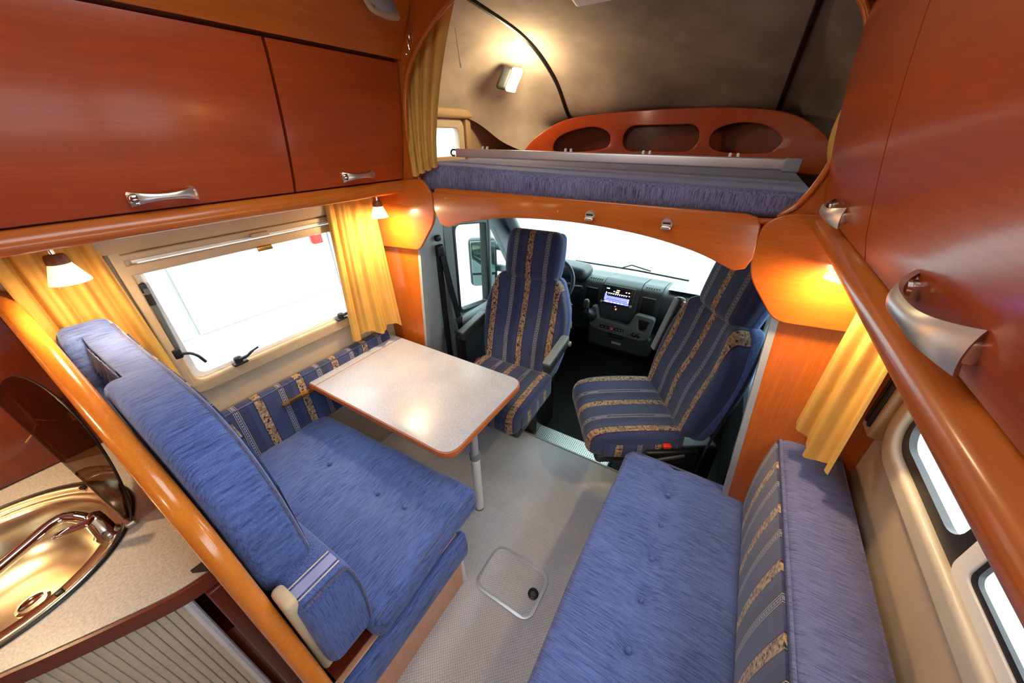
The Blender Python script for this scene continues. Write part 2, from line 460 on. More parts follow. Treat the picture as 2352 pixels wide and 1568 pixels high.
# ================================================================== SETTING
# outside: the pale hall the van stands in
o = struct(MB().box((-14, -14, -0.80), (14, 16, -0.75)).build('ground', 'hall_floor'), 'pale grey hall floor outside the windows')
hw = struct(MB().box((-6.3, -10, -0.75), (-6.2, 12, 5.0)).build('wall_hall', 'hall_wall'), 'white hall wall outside the side window')
for i in range(9):
    MB().rbox((-6.18, -9 + i * 2.3, 1.2), (0.04, 2.24, 3.6), 0.01).build('wall_panel', 'hall_wall', hw)
MB().box((-6.2, -10, 3.05), (-6.1, 12, 3.25)).build('wall_rail', 'hall_rail', hw)

for nm, lab, cat, y, z, w, h, m_ in (('wall_box', 'red box mounted on the hall wall outside the window', 'box', 3.42, 0.40, 0.16, 0.26, 'red'),
                                   ('wall_box', 'grey box beside the red box on the hall wall', 'box', 3.80, 0.47, 0.24, 0.15, 'grey_plastic')):
    bx_ = thing(nm, (-6.15, y, z - h / 2), lab, cat)
    MB().rbox((-6.10, y, z), (0.10, w, h), 0.02).build('case', m_, bx_)
    MB().rbox((-6.045, y, z + h * 0.2), (0.012, w * 0.6, h * 0.25), 0.004).build('front_plate', 'white_plastic', bx_)
# floor
struct(MB().box((XL - 0.03, -2.5, -0.05), (XR + 0.03, 1.586, 0.0)).build('floor', 'carpet'), 'light grey woven carpet floor')
struct(MB().box((-1.60, 1.586, -0.16), (0.45, 3.1, -0.10)).build('floor_cab', 'black_mat'), 'black rubber floor of the driving cab')
struct(MB().box((-1.60, 1.575, -0.16), (0.45, 1.586, -0.002)).build('trim_step', 'dark_plastic'), 'dark riser between carpet and cab floor')

# side walls with real window openings (plates in the YZ plane)
WL_WIN = rrect(0.27, 0.95, 1.22, 1.50, 0.05); WK_WIN = rrect(-1.5, 1.15, -0.75, 1.5, 0.04)
wl = MB().plate([(-2.5, 0), (1.33, 0), (1.33, 2.34), (-2.5, 2.34)], [WL_WIN, WK_WIN], 0.03, 0, 'yz', XL - 0.015)
struct(wl.build('wall_left', 'beige'), 'beige wall board on the table side')
WR_WIN = rrect(-0.55, 1.03, 1.20, 1.52, 0.07)
wr = MB().plate([(-2.5, 0), (1.33, 0), (1.33, 2.34), (-2.5, 2.34)], [WR_WIN], 0.03, 0, 'yz', XR + 0.015)
struct(wr.build('wall_right', 'beige'), 'beige wall board behind the long sofa')
struct(MB().box((XL - 0.03, -2.54, 0), (XR + 0.03, -2.5, 2.34)).build('wall_rear', 'wood_z'))
# ceiling with an unseen roof light added for top daylight (open square, acrylic dome)
SKY = rrect(-0.92, 0.02, -0.23, 0.82, 0.06)
c = MB().plate([(XL - 0.03, -2.54), (XR + 0.03, -2.54), (XR + 0.03, 1.33), (XL - 0.03, 1.33)], [SKY], 0.03, 0, 'xy', 2.335)
ceil = struct(c.build('ceiling', 'cream'))
MB().plate(rrect(-0.96, -0.02, -0.19, 0.86, 0.08), [SKY], 0.04, 0.004, 'xy', 2.31).build('added_roof_light_frame', 'cream', ceil)
MB().rbox((-0.575, 0.42, 2.36), (0.76, 0.86, 0.012), 0.005).build('added_roof_light_pane', 'glass', ceil)

# front bulkhead above the cab: cherry board with the rounded sleeping-bay opening
HALF = [(0.0, 1.585), (0.60, 1.585), (0.672, 1.61), (0.715, 1.67), (0.738, 1.78), (0.734, 1.90), (0.705, 2.00), (0.66, 2.065), (0.56, 2.145), (0.436, 2.21), (0.28, 2.245), (0.0, 2.255)]
rs = spline([(CX + a, b) for a, b in HALF], 6)
OPEN = rs + [(2 * CX - x, z) for x, z in reversed(rs[1:-1])]
OPEN = [(CX + (x - CX) * 1.012, 1.92 + (z - 1.92) * 1.012) for x, z in OPEN]
b = MB().plate([(XL, 1.575), (XR, 1.575), (XR, 2.33), (XL, 2.33)], [OPEN], 0.02, 0.0, 'xz', YB + 0.01)
wf = struct(b.build('wall_front', 'wood_z'), 'cherry bulkhead with the rounded opening of the sleeping bay')
MB().tube([(x, YB + 0.002, z) for x, z in OPEN], 0.009, 10, closed=True).build('opening_rim', 'wood_z', wf)

# cab side pillars clad in cherry
struct(MB().prism([(XL, 0.0), (-1.50, 0.0), (-1.372, 1.33), (XL, 1.33)], 1, YB + 0.015, YB + 0.035).build('trim_1', 'wood_z'), 'cherry board on the pillar behind the table')
MB().prism([(-1.503, 0.0), (-1.485, 0.0), (-1.357, 1.33), (-1.375, 1.33)], 1, YB + 0.012, YB + 0.04).build('edge_strip', 'grey_trim', bpy.data.objects['trim_1'])
struct(MB().prism([(0.302, 0.0), (XR, 0.0), (XR, 1.33), (0.188, 1.33)], 1, YB + 0.015, YB + 0.035).build('trim_2', 'wood_z'), 'cherry board on the pillar at the sofa end')
MB().prism([(0.284, 0.0), (0.304, 0.0), (0.190, 1.33), (0.170, 1.33)], 1, YB + 0.012, YB + 0.045).build('edge_strip', 'grey_trim', bpy.data.objects['trim_2'])

# ---------------- side window over the table
win = MB().plate(rrect(0.245, 0.925, 1.245, 1.53, 0.07), [rrect(0.285, 0.965, 1.205, 1.50, 0.045)], 0.035, 0.010, 'yz', XL + 0.012)
w1 = struct(win.build('window_1', 'beige_plastic'), 'wide side window above the table')
MB().plate(rrect(0.285, 0.962, 1.205, 1.50, 0.05), [rrect(0.291, 0.968, 1.199, 1.49, 0.045)], 0.012, 0, 'yz', XL + 0.012).build('seal', 'black', w1)
MB().plate(rrect(0.290, 0.967, 1.20, 1.49, 0.045), [rrect(0.316, 0.990, 1.174, 1.48, 0.03)], 0.008, 0, 'yz', XL + 0.002).build('pane_border', 'white_plastic', w1)
MB().box((XL - 0.012, 0.28, 0.96), (XL - 0.006, 1.21, 1.50)).build('pane', 'glass', w1)
MB().prism([(XL, 1.495), (XL + 0.05, 1.50), (XL + 0.062, 1.53), (XL + 0.055, 1.575), (XL, 1.60)], 1, 0.235, 1.26).build('blind_cassette', 'beige_plastic', w1)
MB().rbox((XL + 0.028, 0.745, 1.480), (0.018, 0.94, 0.022), 0.005).build('blind_rail', 'beige_plastic', w1)
MB().tube([(XL + 0.026, 0.30, 1.463), (XL + 0.026, 1.20, 1.463)], 0.006, 8).build('screen_rail', 'white_plastic', w1)
MB().rbox((XL + 0.028, 0.745, 1.437), (0.018, 0.94, 0.034), 0.005).build('blind_rail', 'beige_plastic', w1)
MB().rbox((XL + 0.042, 0.70, 1.472), (0.016, 0.07, 0.016), 0.004).build('pull_tab', 'beige_plastic', w1)
MB().rbox((XL + 0.042, 0.70, 1.416), (0.012, 0.06, 0.020), 0.004).build('pull_tab', 'brass', w1)
# the vertical guide beside the pane
MB().rbox((XL + 0.022, 0.268, 1.24), (0.03, 0.03, 0.56), 0.006).build('side_guide', 'beige_plastic', w1)
st = MB(); st.tube([(XL + 0.026, 0.296, 1.37), (XL + 0.026, 0.290, 1.13)], 0.0095, 10)
sto = st.build('window_stay', 'console_grey', w1)
MB().rbox((XL + 0.024, 0.294, 1.372), (0.016, 0.02, 0.035), 0.004).build('stay_bracket', 'black', sto)
MB().tube([(XL + 0.026, 0.2945, 1.35), (XL + 0.026, 0.2935, 1.31)], 0.0112, 8).build('stay_spring', 'black', sto)
kb = MB(); kb.rbox((XL + 0.026, 0.282, 1.115), (0.026, 0.030, 0.045), 0.008)
kb.tube(spline([(XL + 0.035, 0.287, 1.11), (XL + 0.046, 0.312, 1.105), (XL + 0.05, 0.33, 1.085), (XL + 0.05, 0.343, 1.05)], 4), 0.0055, 8)
kb.build('stay_lever', 'black', sto)
def latch(y, z):
    m = MB(); m.rbox((XL + 0.03, y, z), (0.03, 0.055, 0.012), 0.004)
    m.rbox((XL + 0.036, y - 0.004, z + 0.018), (0.022, 0.030, 0.034), 0.009)
    m.tube(spline([(XL + 0.045, y, z + 0.022), (XL + 0.058, y + 0.025, z + 0.03), (XL + 0.062, y + 0.045, z + 0.042), (XL + 0.062, y + 0.075, z + 0.05)], 4), [0.007] * 4 + [0.006] * 5 + [0.0045] * 4, 8)
    return m.build('latch', 'black', w1)
latch(0.45, 0.978); latch(0.945, 0.978)

# ---------------- window behind the sofa: fixed pane with a sliding pane towards the camera
w2m = MB().plate(rrect(-0.59, 1.0, 1.205, 1.55, 0.10), [rrect(-0.545, 1.035, 1.175, 1.51, 0.075)], 0.035, 0.012, 'yz', XR - 0.012)
w2 = struct(w2m.build('window_2', 'cream'), 'long window with a black seal behind the sofa')
MB().plate(rrect(-0.545, 1.035, 1.19, 1.51, 0.075), [rrect(0.81, 1.076, 1.140, 1.49, 0.05)[:], rrect(-0.52, 1.062, 0.755, 1.49, 0.03)], 0.016, 0.0, 'yz', XR - 0.002).build('seal', 'black', w2)
MB().box((XR + 0.008, 0.79, 1.04), (XR + 0.013, 1.18, 1.51)).build('pane', 'glass', w2)
MB().plate(rrect(-0.53, 1.045, 0.775, 1.50, 0.025), [rrect(-0.50, 1.072, 0.742, 1.485, 0.02)], 0.012, 0.003, 'yz', XR - 0.008).build('slider_frame', 'white_plastic', w2)
MB().plate(rrect(-0.51, 1.064, 0.75, 1.49, 0.02), [rrect(-0.485, 1.088, 0.728, 1.475, 0.018)], 0.008, 0, 'yz', XR - 0.006).build('slider_seal', 'black', w2)
MB().box((XR - 0.008, -0.51, 1.07), (XR - 0.004, 0.745, 1.49)).build('pane', 'glass', w2)
# unseen kitchen window, added to let light in from behind
struct(MB().plate(rrect(-1.53, 1.12, -0.72, 1.53, 0.05), [rrect(-1.49, 1.16, -0.76, 1.49, 0.04)], 0.03, 0.008, 'yz', XL + 0.01).build('added_window_3', 'beige_plastic'))
MB().box((XL - 0.01, -1.5, 1.15), (XL - 0.006, -0.75, 1.5)).build('pane', 'glass', bpy.data.objects['added_window_3'])

# ================================================================== OVERHEAD LOCKERS
def lever_handle(parent, side, x, y, z, lean):
    # bow handle of flared satin metal: wide flat ends, slim waist, bowed away from the door
    s = 1 if side == 'L' else -1
    m = MB()
    def fn(u, v):
        yy = (u - 0.5) * 0.152; a = abs(u - 0.5) * 2
        w = 0.0075 + 0.0120 * max(0, a) ** 2.2
        bow = 0.022 * (1 - a ** 3.0) + 0.004
        zz = (v - 0.5) * 2 * w
        return (x + s * (bow + 0.003 * (1 - (2 * v - 1) ** 2)), y + yy, z + zz)
    m.grid(fn, 28, 8, 0.005)
    h = m.build('handle', 'nickel', parent)
    MB().rbox((x + s * 0.005, y - 0.070, z), (0.014, 0.016, 0.022), 0.005).build('foot', 'nickel', h)
    MB().rbox((x + s * 0.005, y + 0.070, z), (0.014, 0.016, 0.022), 0.005).build('foot', 'nickel', h)
    bt = MB().lathe([(0.0135, 0), (0.0135, 0.004), (0.012, 0.0055), (0.0115, 0.004), (0.009, 0.006), (0.004, 0.0075), (0.0005, 0.008)],
                    Matrix.Translation((x + s * 0.012, y - s * 0.064, z)) @ Matrix.Rotation(s * PI / 2, 4, 'Y'), 20)
    bt.build('lock_button', 'chrome', h)
    return h
def door_profile(side, x0, z0, z1, lean):
    s = 1 if side == 'L' else -1; n = 12; pr = []
    for i in range(n + 1):
        t = i / n
        pr.append((x0 + s * (lean * t ** 1.0 + 0.010 * math.sin(PI * t)), z0 + (z1 - z0) * t))
    pr[0] = (pr[0][0] - s * 0.004, pr[0][1]); pr[-1] = (pr[-1][0] - s * 0.004, pr[-1][1])
    return pr + [(p[0] - s * 0.018, p[1]) for p in reversed(pr)]
def overhead(side, x0, rail_z, door_z, top_z, lean, wallx, label, splits, topx):
    s = 1 if side == 'L' else -1
    t = thing('overhead_cabinet', (wallx, YB, rail_z), label, 'cabinet')
    inner = x0 - s * 0.030
    MB().prism([(wallx, rail_z + 0.03), (inner, rail_z + 0.03), (inner + s * lean, top_z + 0.02), (wallx, top_z + 0.02)], 1, -2.48, YB - 0.002).build('body', 'wood_dark', t)
    # rounded bottom rail
    pr = rounded([(x0 - s * 0.055, rail_z + 0.004), (x0 + s * 0.004, rail_z), (x0 + s * 0.012, rail_z + 0.030), (x0 - s * 0.010, door_z - 0.006), (x0 - s * 0.055, door_z - 0.006)], [0.004, 0.018, 0.02, 0.006, 0.003], 6)
    MB().prism(pr, 1, -2.48, YB - 0.002).build('bottom_rail', 'wood_y', t)
    # base board to the wall
    MB().box((min(wallx, x0 - s * 0.05), -2.48, rail_z + 0.012), (max(wallx, x0 - s * 0.05), YB - 0.002, rail_z + 0.03)).build('base_board', 'wood_y', t)
    for (y0, y1, hy) in splits:
        d = MB().prism(door_profile(side, x0, door_z, top_z, lean), 1, y0, y1, 6).build('door', 'wood_door', t, smooth=50)
        lever_handle(d, side, x0 + s * (0.001 + lean * 0.06), hy, door_z + 0.032, lean)
    # valance above the doors, leaning in to the ceiling
    xt = x0 + s * lean
    MB().prism([(xt - s * 0.02, top_z + 0.014), (xt + s * 0.010, top_z + 0.010), (xt + s * 0.022, top_z + 0.035), (topx, 2.315), (topx - s * 0.03, 2.318)], 1, -2.48, YB - 0.002).build('valance', 'wood_y', t)
    return t
cabL = overhead('L', -1.385, 1.580, 1.642, 2.065, 0.075, XL, 'long cherry overhead locker above the table window', [(-0.74, -0.004, -0.37), (0.004, 0.745, 0.38), (0.755, 1.262, 1.02)], -1.16)
cabR = overhead('R', 0.188, 1.565, 1.622, 2.035, 0.062, XR, 'long cherry overhead locker above the sofa', [(-0.74, -0.004, -0.37), (0.004, 0.766, 0.45), (0.772, 1.262, 1.03)], -0.03)

# loudspeaker on the valance
sp = thing('loudspeaker', (-1.23, 1.12, 2.19), 'cream loudspeaker plate with round grille high on the valance above the lockers', 'speaker')
A = Matrix.Translation((-1.222, 1.12, 2.215)) @ Matrix.Rotation(math.radians(60), 4, 'Y')
lob = [(0.078 + 0.014 * abs(math.cos(2 * (i / 48 * 2 * PI))) ** 6 if True else 0) for i in range(48)]
out = [(lob[i] * math.cos(i / 48 * 2 * PI + PI / 4), lob[i] * math.sin(i / 48 * 2 * PI + PI / 4)) for i in range(48)]
MB().plate([(a * 0.9, b * 0.9) for a, b in out], [], 0.012, 0.003, 'xy', 0.006).build('mounting_plate', 'beige_plastic', sp, matrix=A)
MB().lathe([(0.058, 0.012), (0.058, 0.017), (0.054, 0.02), (0.03, 0.023), (0.001, 0.024)], A, 32).build('grille', 'grey_trim', sp)
for i in range(4):
    a = i * PI / 2 + PI / 4
    MB().lathe([(0.005, 0.012), (0.005, 0.015), (0.001, 0.0165)], A @ Matrix.Translation((0.072 * math.cos(a), 0.072 * math.sin(a), 0)), 10).build('screw', 'nickel', sp)
hk = MB(); hk.tube(spline([(-1.235, 1.262, 2.135), (-1.225, 1.245, 2.12), (-1.222, 1.245, 2.09), (-1.226, 1.232, 2.08), (-1.232, 1.225, 2.092)], 5), 0.0026, 8)
hk.rbox((-1.236, 1.264, 2.135), (0.014, 0.008, 0.02), 0.003)
tag(hk.build('wall_hook', 'chrome'), 'small chrome hook on the bulkhead beside the sleeping bay', 'hook')
# ================================================================== SOFA (right)
sofa = thing('sofa', (0.2, 0.0, 0.0), 'long blue sofa bench with striped backrest along the window wall', 'sofa')
MB().box((-0.12, -1.3, 0.0), (XR - 0.002, 1.25, 0.33)).build('base', 'peach', sofa)
BUT = [(0.05, 1.171 - 0.1545 * k) for k in range(9)]
def sofa_top(x, y, z):
    # local to cushion centre (0.0775, 0.02, 0.40)
    X, Y = x + 0.0775, y + 0.0225
    if z > 0:
        z += 0.010 * (1 - (x / 0.26) ** 4)
        z -= 0.014 * math.exp(-((X - 0.05) / 0.028) ** 2) * (0.6 + 0.4 * math.cos((Y - 1.171) / 0.1545 * 2 * PI))
        for bx, by in BUT: z -= 0.013 * math.exp(-(((X - bx) / 0.04) ** 2 + ((Y - by) / 0.04) ** 2))
        z += 0.003 * math.sin(Y * 9 + X * 5)
    if x < -0.2 : x += 0.006 * math.sin(Y * 5.0 + 1)
    return (x, y, z)
sc1 = MB().rbox((0.0775, 0.0225, 0.397), (0.515, 2.645, 0.140), 0.038, (26, 130, 1), 4, fn=sofa_top).build('seat_cushion', 'blue_x', sofa, smooth=60)
MB().tube([(-0.168, -1.28, 0.458)] + [(-0.170 + 0.005 * math.sin(y * 5 + 1), y, 0.457) for y in [-1.2 + i * 0.1 for i in range(25)]] + [(-0.166, 1.30, 0.458), (-0.145, 1.33, 0.460), (-0.11, 1.338, 0.461), (0.30, 1.338, 0.461)], 0.0055, 8).build('piping', 'blue_grey', sc1)
for bx, by in BUT:
    MB().lathe([(0.0005, 0.009), (0.006, 0.0075), (0.0095, 0.003), (0.0095, -0.003)], Matrix.Translation((bx, by, 0.4560)), 14).build('button', 'blue_y', sc1)
def back_puff(x, y, z):
    if x < 0: x -= 0.012 * math.cos(z / 0.22 * PI / 2)
    return (x, y, z)
sb = MB().rbox((0.425, 0.0225, 0.64), (0.18, 2.65, 0.42), 0.03, (6, 60, 10), 4, fn=back_puff).build('back_cushion', 'blue_grey', sofa, smooth=60)
def strip(u, v):
    z = 0.455 + 0.375 * v
    return (0.328 - 0.013 * math.cos((z - 0.64) / 0.22 * PI / 2), -1.29 + u * 2.62, z)
MB().grid(strip, 60, 12, -0.006).build('striped_panel', 'stripe_sofa', sb)
MB().tube([(0.3365, y, 0.842) for y in [-1.29 + 0.1 * i for i in range(27)]], 0.0045, 8).build('piping', 'blue_grey', sb)
MB().tube([(0.505, y, 0.842) for y in [-1.29 + 0.1 * i for i in range(27)]], 0.0045, 8).build('piping', 'blue_grey', sb)

# ================================================================== BENCH (left) with its backrest
bench = thing('dinette_bench', (-1.15, 0.4, 0.0), 'blue upholstered dinette bench facing the cab beside the table', 'bench')
MB().box((-1.69, 0.05, 0.02), (-0.682, 0.60, 0.385)).build('base', 'wood_dark', bench)
MB().rbox((-0.672, 0.32, 0.19), (0.022, 0.555, 0.38), 0.003).build('front_board', 'peach', bench)
MB().tube([(-0.668, 0.602, 0.0), (-0.668, 0.602, 0.375)], 0.013, 12).build('corner_trim', 'white_plastic', bench)
def pad(x, y, z): return (x + 0.010 * math.cos(z / 0.08 * PI / 2) if x > 0 else x, y, z)
MB().rbox((-0.652, 0.335, 0.305), (0.042, 0.575, 0.150), 0.018, (1, 20, 8), 4, fn=pad).build('front_pad', 'blue_y', bench, smooth=60)
BB = [(-1.304, 0.49), (-0.992, 0.50), (-0.845, 0.515)]
def bench_top(x, y, z):
    X, Y = x - 1.155, y + 0.45
    if z > 0:
        z += 0.022 * (1 - (x / 0.52) ** 4) * (1 - (y / 0.27) ** 4)
        for bx, by in BB: z -= 0.014 * math.exp(-(((X - bx) / 0.05) ** 2 + ((Y - by) / 0.05) ** 2))
        z -= 0.006 * math.exp(-((Y - 0.50) / 0.04) ** 2)
        z += 0.004 * math.sin(X * 17 + Y * 6) * math.sin(Y * 15 + 1) + 0.002 * math.sin(X * 41 + Y * 30)
    if x > 0.4: x += 0.010 * math.sin(Y * 7 + 0.4) + 0.008 * math.cos(z / 0.07 * PI / 2)
    if y > 0.2: y += 0.05 * (x + 0.5) * 0.9 - 0.02
    return (x, y, z)
bs = MB().rbox((-1.155, 0.45, 0.448), (1.02, 0.54, 0.140), 0.042, (50, 34, 4), 5, fn=bench_top).build('seat_cushion', 'blue_y', bench, smooth=60)
MB().tube([(-0.651 + 0.008 * math.sin(y * 7 + 0.4), y, 0.500) for y in [0.20 + i * 0.02 for i in range(26)]], 0.004, 6).build('piping', 'blue_grey', bs)
for bx, by in BB:
    MB().lathe([(0.0005, 0.008), (0.006, 0.007), (0.0095, 0.003), (0.0095, -0.003)], Matrix.Translation((bx, by, 0.5245)), 14).build('button', 'blue_x', bs)
# tall backrest, cut to the curve of the partition
BO = spline([(-1.575, 1.295), (-1.50, 1.275), (-1.35, 1.262), (-1.18, 1.252), (-1.03, 1.228), (-0.92, 1.175), (-0.855, 1.08), (-0.825, 0.95), (-0.815, 0.80)], 6)
bo = MB().plate(BO + [(-0.83, 0.775), (-1.575, 0.775)], [], 0.130, 0.030, 'xz', 0.112, 5).build('backrest', 'blue_y', bench, smooth=60)
cut = MB().box((-1.54, -0.05, 1.13), (-1.235, 0.092, 1.42)).build('cut', 'blue_y')
md = bo.modifiers.new('cut', 'BOOLEAN'); md.object = cut; md.operation = 'DIFFERENCE'; md.solver = 'EXACT'
dg = bpy.context.evaluated_depsgraph_get(); newme = bpy.data.meshes.new_from_object(bo.evaluated_get(dg))
bo.modifiers.clear(); bo.data = newme; bpy.data.objects.remove(cut)
def offs(P, d):
    out = []
    for i, p in enumerate(P):
        a, b = Vector(P[max(i - 1, 0)]), Vector(P[min(i + 1, len(P) - 1)]); t = (b - a).normalized()
        out.append((p[0] - t.y * d, p[1] + t.x * d))
    return out
def bo_top(x):
    for (xa, za), (xb, zb) in zip(BO, BO[1:]):
        if xa <= x <= xb: return za + (zb - za) * (x - xa) / max(xb - xa, 1e-6)
    return 1.29
MB().tube([(x, 0.166, z) for x, z in offs(BO, 0.022)], 0.0055, 8).build('piping', 'blue_grey', bo)
MB().grid(lambda u, v: (-1.53 + 0.28 * u, 0.088 - 0.010 * v + 0.004 * math.sin(u * 60) * v, 1.285 - 0.06 * v - 0.004 * math.sin(u * 45)), 48, 4, 0.003).build('ruffle', 'blue_grey', bo)
MB().grid(lambda u, v: (-1.56 + 0.72 * u, 0.180 + 0.008 * math.sin(PI * u) * math.sin(PI * v), 0.80 + (bo_top(-1.56 + 0.72 * u) - 0.81) * v), 24, 8, 0.004).build('striped_front', 'stripe_seat_shaded', bo)
lb = MB().rbox((-1.165, 0.132, 0.635), (1.01, 0.140, 0.340), 0.032, (30, 4, 10), 4, fn=lambda x, y, z: (x, y + (0.012 * math.cos(z / 0.17 * PI / 2) if y > 0 else 0), z)).build('lumbar_cushion', 'blue_z', bench, smooth=60)
MB().tube(spline([(-0.664, 0.075, 0.80), (-0.664, 0.17, 0.80), (-0.664, 0.198, 0.775), (-0.664, 0.208, 0.64), (-0.664, 0.198, 0.49)], 5), 0.0045, 8).build('piping', 'blue_grey', lb)
for k, (mname, w) in enumerate((('cream', 0.004), ('lavender', 0.03), ('cream', 0.004))):
    MB().rbox((-0.715 - k * 0.001 + 0.025 * (k - 1), 0.135, 0.8055), (w, 0.115, 0.004), 0.0015).build('woven_band', mname, lb)
MB().rbox((-0.735, 0.062, 0.62), (0.075, 0.032, 0.42), 0.014, (2, 1, 8), 3, fn=lambda x, y, z: (x + 0.012 * math.sin(z * 9), y, z)).build('foam_edge', 'foam', bench)
# striped cushion along the wall
wc = thing('wall_cushion', (-1.665, 0.7, 0.5), 'low striped blue cushion along the wall under the table window', 'cushion')
MB().rbox((-1.668, 0.705, 0.64), (0.058, 1.01, 0.315), 0.022, (2, 30, 6), 4).build('pad', 'stripe_wall', wc, smooth=60)
MB().tube([(-1.643, 0.215 + 0.05 * i, 0.792) for i in range(20)], 0.004, 8).build('piping', 'blue_grey', wc)

# ================================================================== TABLE
tb = thing('dining_table', (-0.824, 0.943, 0.0), 'grey speckled folding table with cherry edge on one metal leg', 'table')
def tabletop(x0, x1, name, r):
    pts = rounded([(x0, 0.668), (x1, 0.668), (x1, 1.237), (x0, 1.237)], r, 8)
    e = MB().plate(pts, [], 0.030, 0.004, 'xy', 0.722).build(name, 'ply_edge', tb)
    p2 = rounded([(x0 + 0.002, 0.670), (x1 - 0.003, 0.670), (x1 - 0.003, 1.235), (x0 + 0.002, 1.235)], r, 8)
    MB().plate(p2, [], 0.004, 0.001, 'xy', 0.738).build('laminate', 'table', e)
    for k in range(3):
        MB().tube([(x, y, 0.729 - k * 0.006) for x, y in [((a - (x0 + x1) / 2) * 1.0035 + (x0 + x1) / 2, (b - 0.9525) * 1.007 + 0.9525) for a, b in pts]], 0.0012, 6, closed=True).build('edge_layer', 'wood_dark', e)
tabletop(-1.588, -0.713, 'table_top', [0, 0.07, 0.07, 0])
tabletop(-1.688, -1.592, 'hinged_flap', 0.004)
lg = MB().tube([(-0.824, 0.943, 0.41), (-0.824, 0.943, 0.71)], 0.021, 20).build('leg', 'alu', tb)
MB().tube([(-0.824, 0.943, 0.004), (-0.824, 0.943, 0.42)], 0.0235, 20).build('leg_sleeve', 'white_plastic', lg)
MB().lathe([(0.0235, 0), (0.027, 0.003), (0.027, 0.035), (0.0235, 0.04)], Matrix.Translation((-0.824, 0.943, 0.40))).build('clamp_collar', 'grey_plastic', lg)
MB().lathe([(0.024, 0), (0.024, 0.012), (0.0235, 0.014)], Matrix.Translation((-0.824, 0.943, 0.0))).build('foot', 'grey_plastic', lg)
MB().rbox((-0.835, 0.945, 0.7025), (0.12, 0.12, 0.012), 0.004).build('leg_bracket', 'black', tb)
tag(MB().prism(rounded([(-1.640, 0.700), (-1.612, 0.700), (-1.606, 0.712), (-1.628, 0.706), (-1.640, 0.712)], 0.002, 2), 1, 0.515, 1.2).build('table_wall_rail', 'brass'), 'yellow metal rail on the wall that carries the table edge', 'rail')

# ================================================================== PARTITION with its honey rounded rim
pt = thing('partition', (-1.1, 0.018, 0.0), 'curved partition board with honey coloured rounded rim between bench and kitchen', 'partition')
PR = spline([(-1.685, 1.435), (-1.56, 1.395), (-1.4, 1.338), (-1.2, 1.267), (-1.05, 1.206), (-0.9, 1.125), (-0.82, 1.02), (-0.765, 0.86), (-0.715, 0.66), (-0.67, 0.49), (-0.64, 0.30), (-0.63, 0.0)], 6)
MB().plate([(-1.69, 0.0)] + [(x - 0.012, z - 0.012) for x, z in PR], [], 0.026, 0.0, 'xz', 0.018).build('board', 'wood_dark', pt)
rim = MB().tube([(x, 0.018, z) for x, z in PR], 0.0235, 14).build('rim', 'wood_orange', pt)

# ================================================================== KITCHEN
kt = thing('kitchen_unit', (-1.4, -0.8, 0.0), 'curved kitchen unit with slatted roller front beside the partition', 'cabinet')
EDGE = spline([(-0.878, 0.0), (-0.892, -0.07), (-0.938, -0.169), (-0.984, -0.257), (-1.022, -0.33), (-1.058, -0.45), (-1.08, -0.62), (-1.085, -0.9), (-1.085, -1.6)], 6)
circ = lambda cx, cy, r, n=56: [(cx + r * math.cos(2 * PI * i / n), cy + r * math.sin(2 * PI * i / n)) for i in range(n)]
SX, SY, SR = -1.335, -0.29, 0.258
wtop = thing('worktop', (-1.3, -0.8, 0.88), 'speckled beige kitchen worktop with curved dark wood edge around the sink', 'worktop')
MB().plate([(x, y) for x, y in EDGE] + [(XL + 0.002, -1.6), (XL + 0.002, 0.0)], [circ(SX, SY, SR - 0.012)], 0.012, 0.0, 'xy', 0.894).build('surface', 'worktop', wtop)
MB().plate([(x, y) for x, y in EDGE] + [(XL + 0.002, -1.6), (XL + 0.002, 0.0)], [circ(SX, SY, SR - 0.008)], 0.030, 0.0, 'xy', 0.872).build('core', 'wood_dark', wtop)
band = MB()
band.grid(lambda u, v: (EDGE[int(round(u * (len(EDGE) - 1)))][0] + 0.004, EDGE[int(round(u * (len(EDGE) - 1)))][1], 0.855 + 0.044 * v), len(EDGE) - 1, 4, 0.008)
band.build('edge_band', 'wood_dark', wtop)
for k in range(4):
    MB().tube([(x + 0.0055, y, 0.862 + k * 0.009) for x, y in EDGE], 0.0018, 6).build('edge_layer', 'wood_z' if k % 2 else 'wood_dark', wtop)
MB().prism([(-0.905, -0.03), (-0.872, -0.004), (-0.905, -0.004)], 2, 0.9, 0.912).build('corner_cap', 'black', wtop)
# carcass and tambour slats
INN = [(x - 0.05, y) for x, y in EDGE]
MB().plate([(x - 0.02, y) for x, y in INN] + [(XL + 0.002, -1.6), (XL + 0.002, -0.001)], [], 0.56, 0.0, 'xy', 0.29).build('body', 'wood_dark', kt)
tamb = MB().box((-1.0, -0.001, 0.05), (-0.93, 0.003, 0.85)).build('side_board', 'wood_dark', kt)
def along(path, step):
    out = []; acc = 0.0; prev = Vector(path[0])
    for p in path[1:]:
        p = Vector(p); L = (p - prev).length; d = (p - prev).normalized() if L > 0 else Vector((0, 1))
        while acc <= L:
            q = prev + d * acc; out.append((q, d)); acc += step
        acc -= L; prev = p
    return out
slm = None
for (q, d) in along(INN[7:], 0.0185)[:34]:
    if slm is None:
        sl = MB().rbox((0, 0, 0), (0.008, 0.0165, 0.79), 0.0035, k=2).build('slat', 'cream', kt, local=True); slm = sl.data
    else:
        sl = bpy.data.objects.new('slat', slm); COL.objects.link(sl); sl.parent = kt
    sl.location = Vector((q.x + 0.012, q.y, 0.455)) - kt.location
    sl.rotation_euler = (0, 0, math.atan2(d.y, d.x) + PI / 2)
MB().tube([(INN[6][0] + 0.014, INN[6][1], 0.05), (INN[6][0] + 0.014, INN[6][1], 0.852)], 0.011, 8).build('guide_post', 'white_plastic', kt)
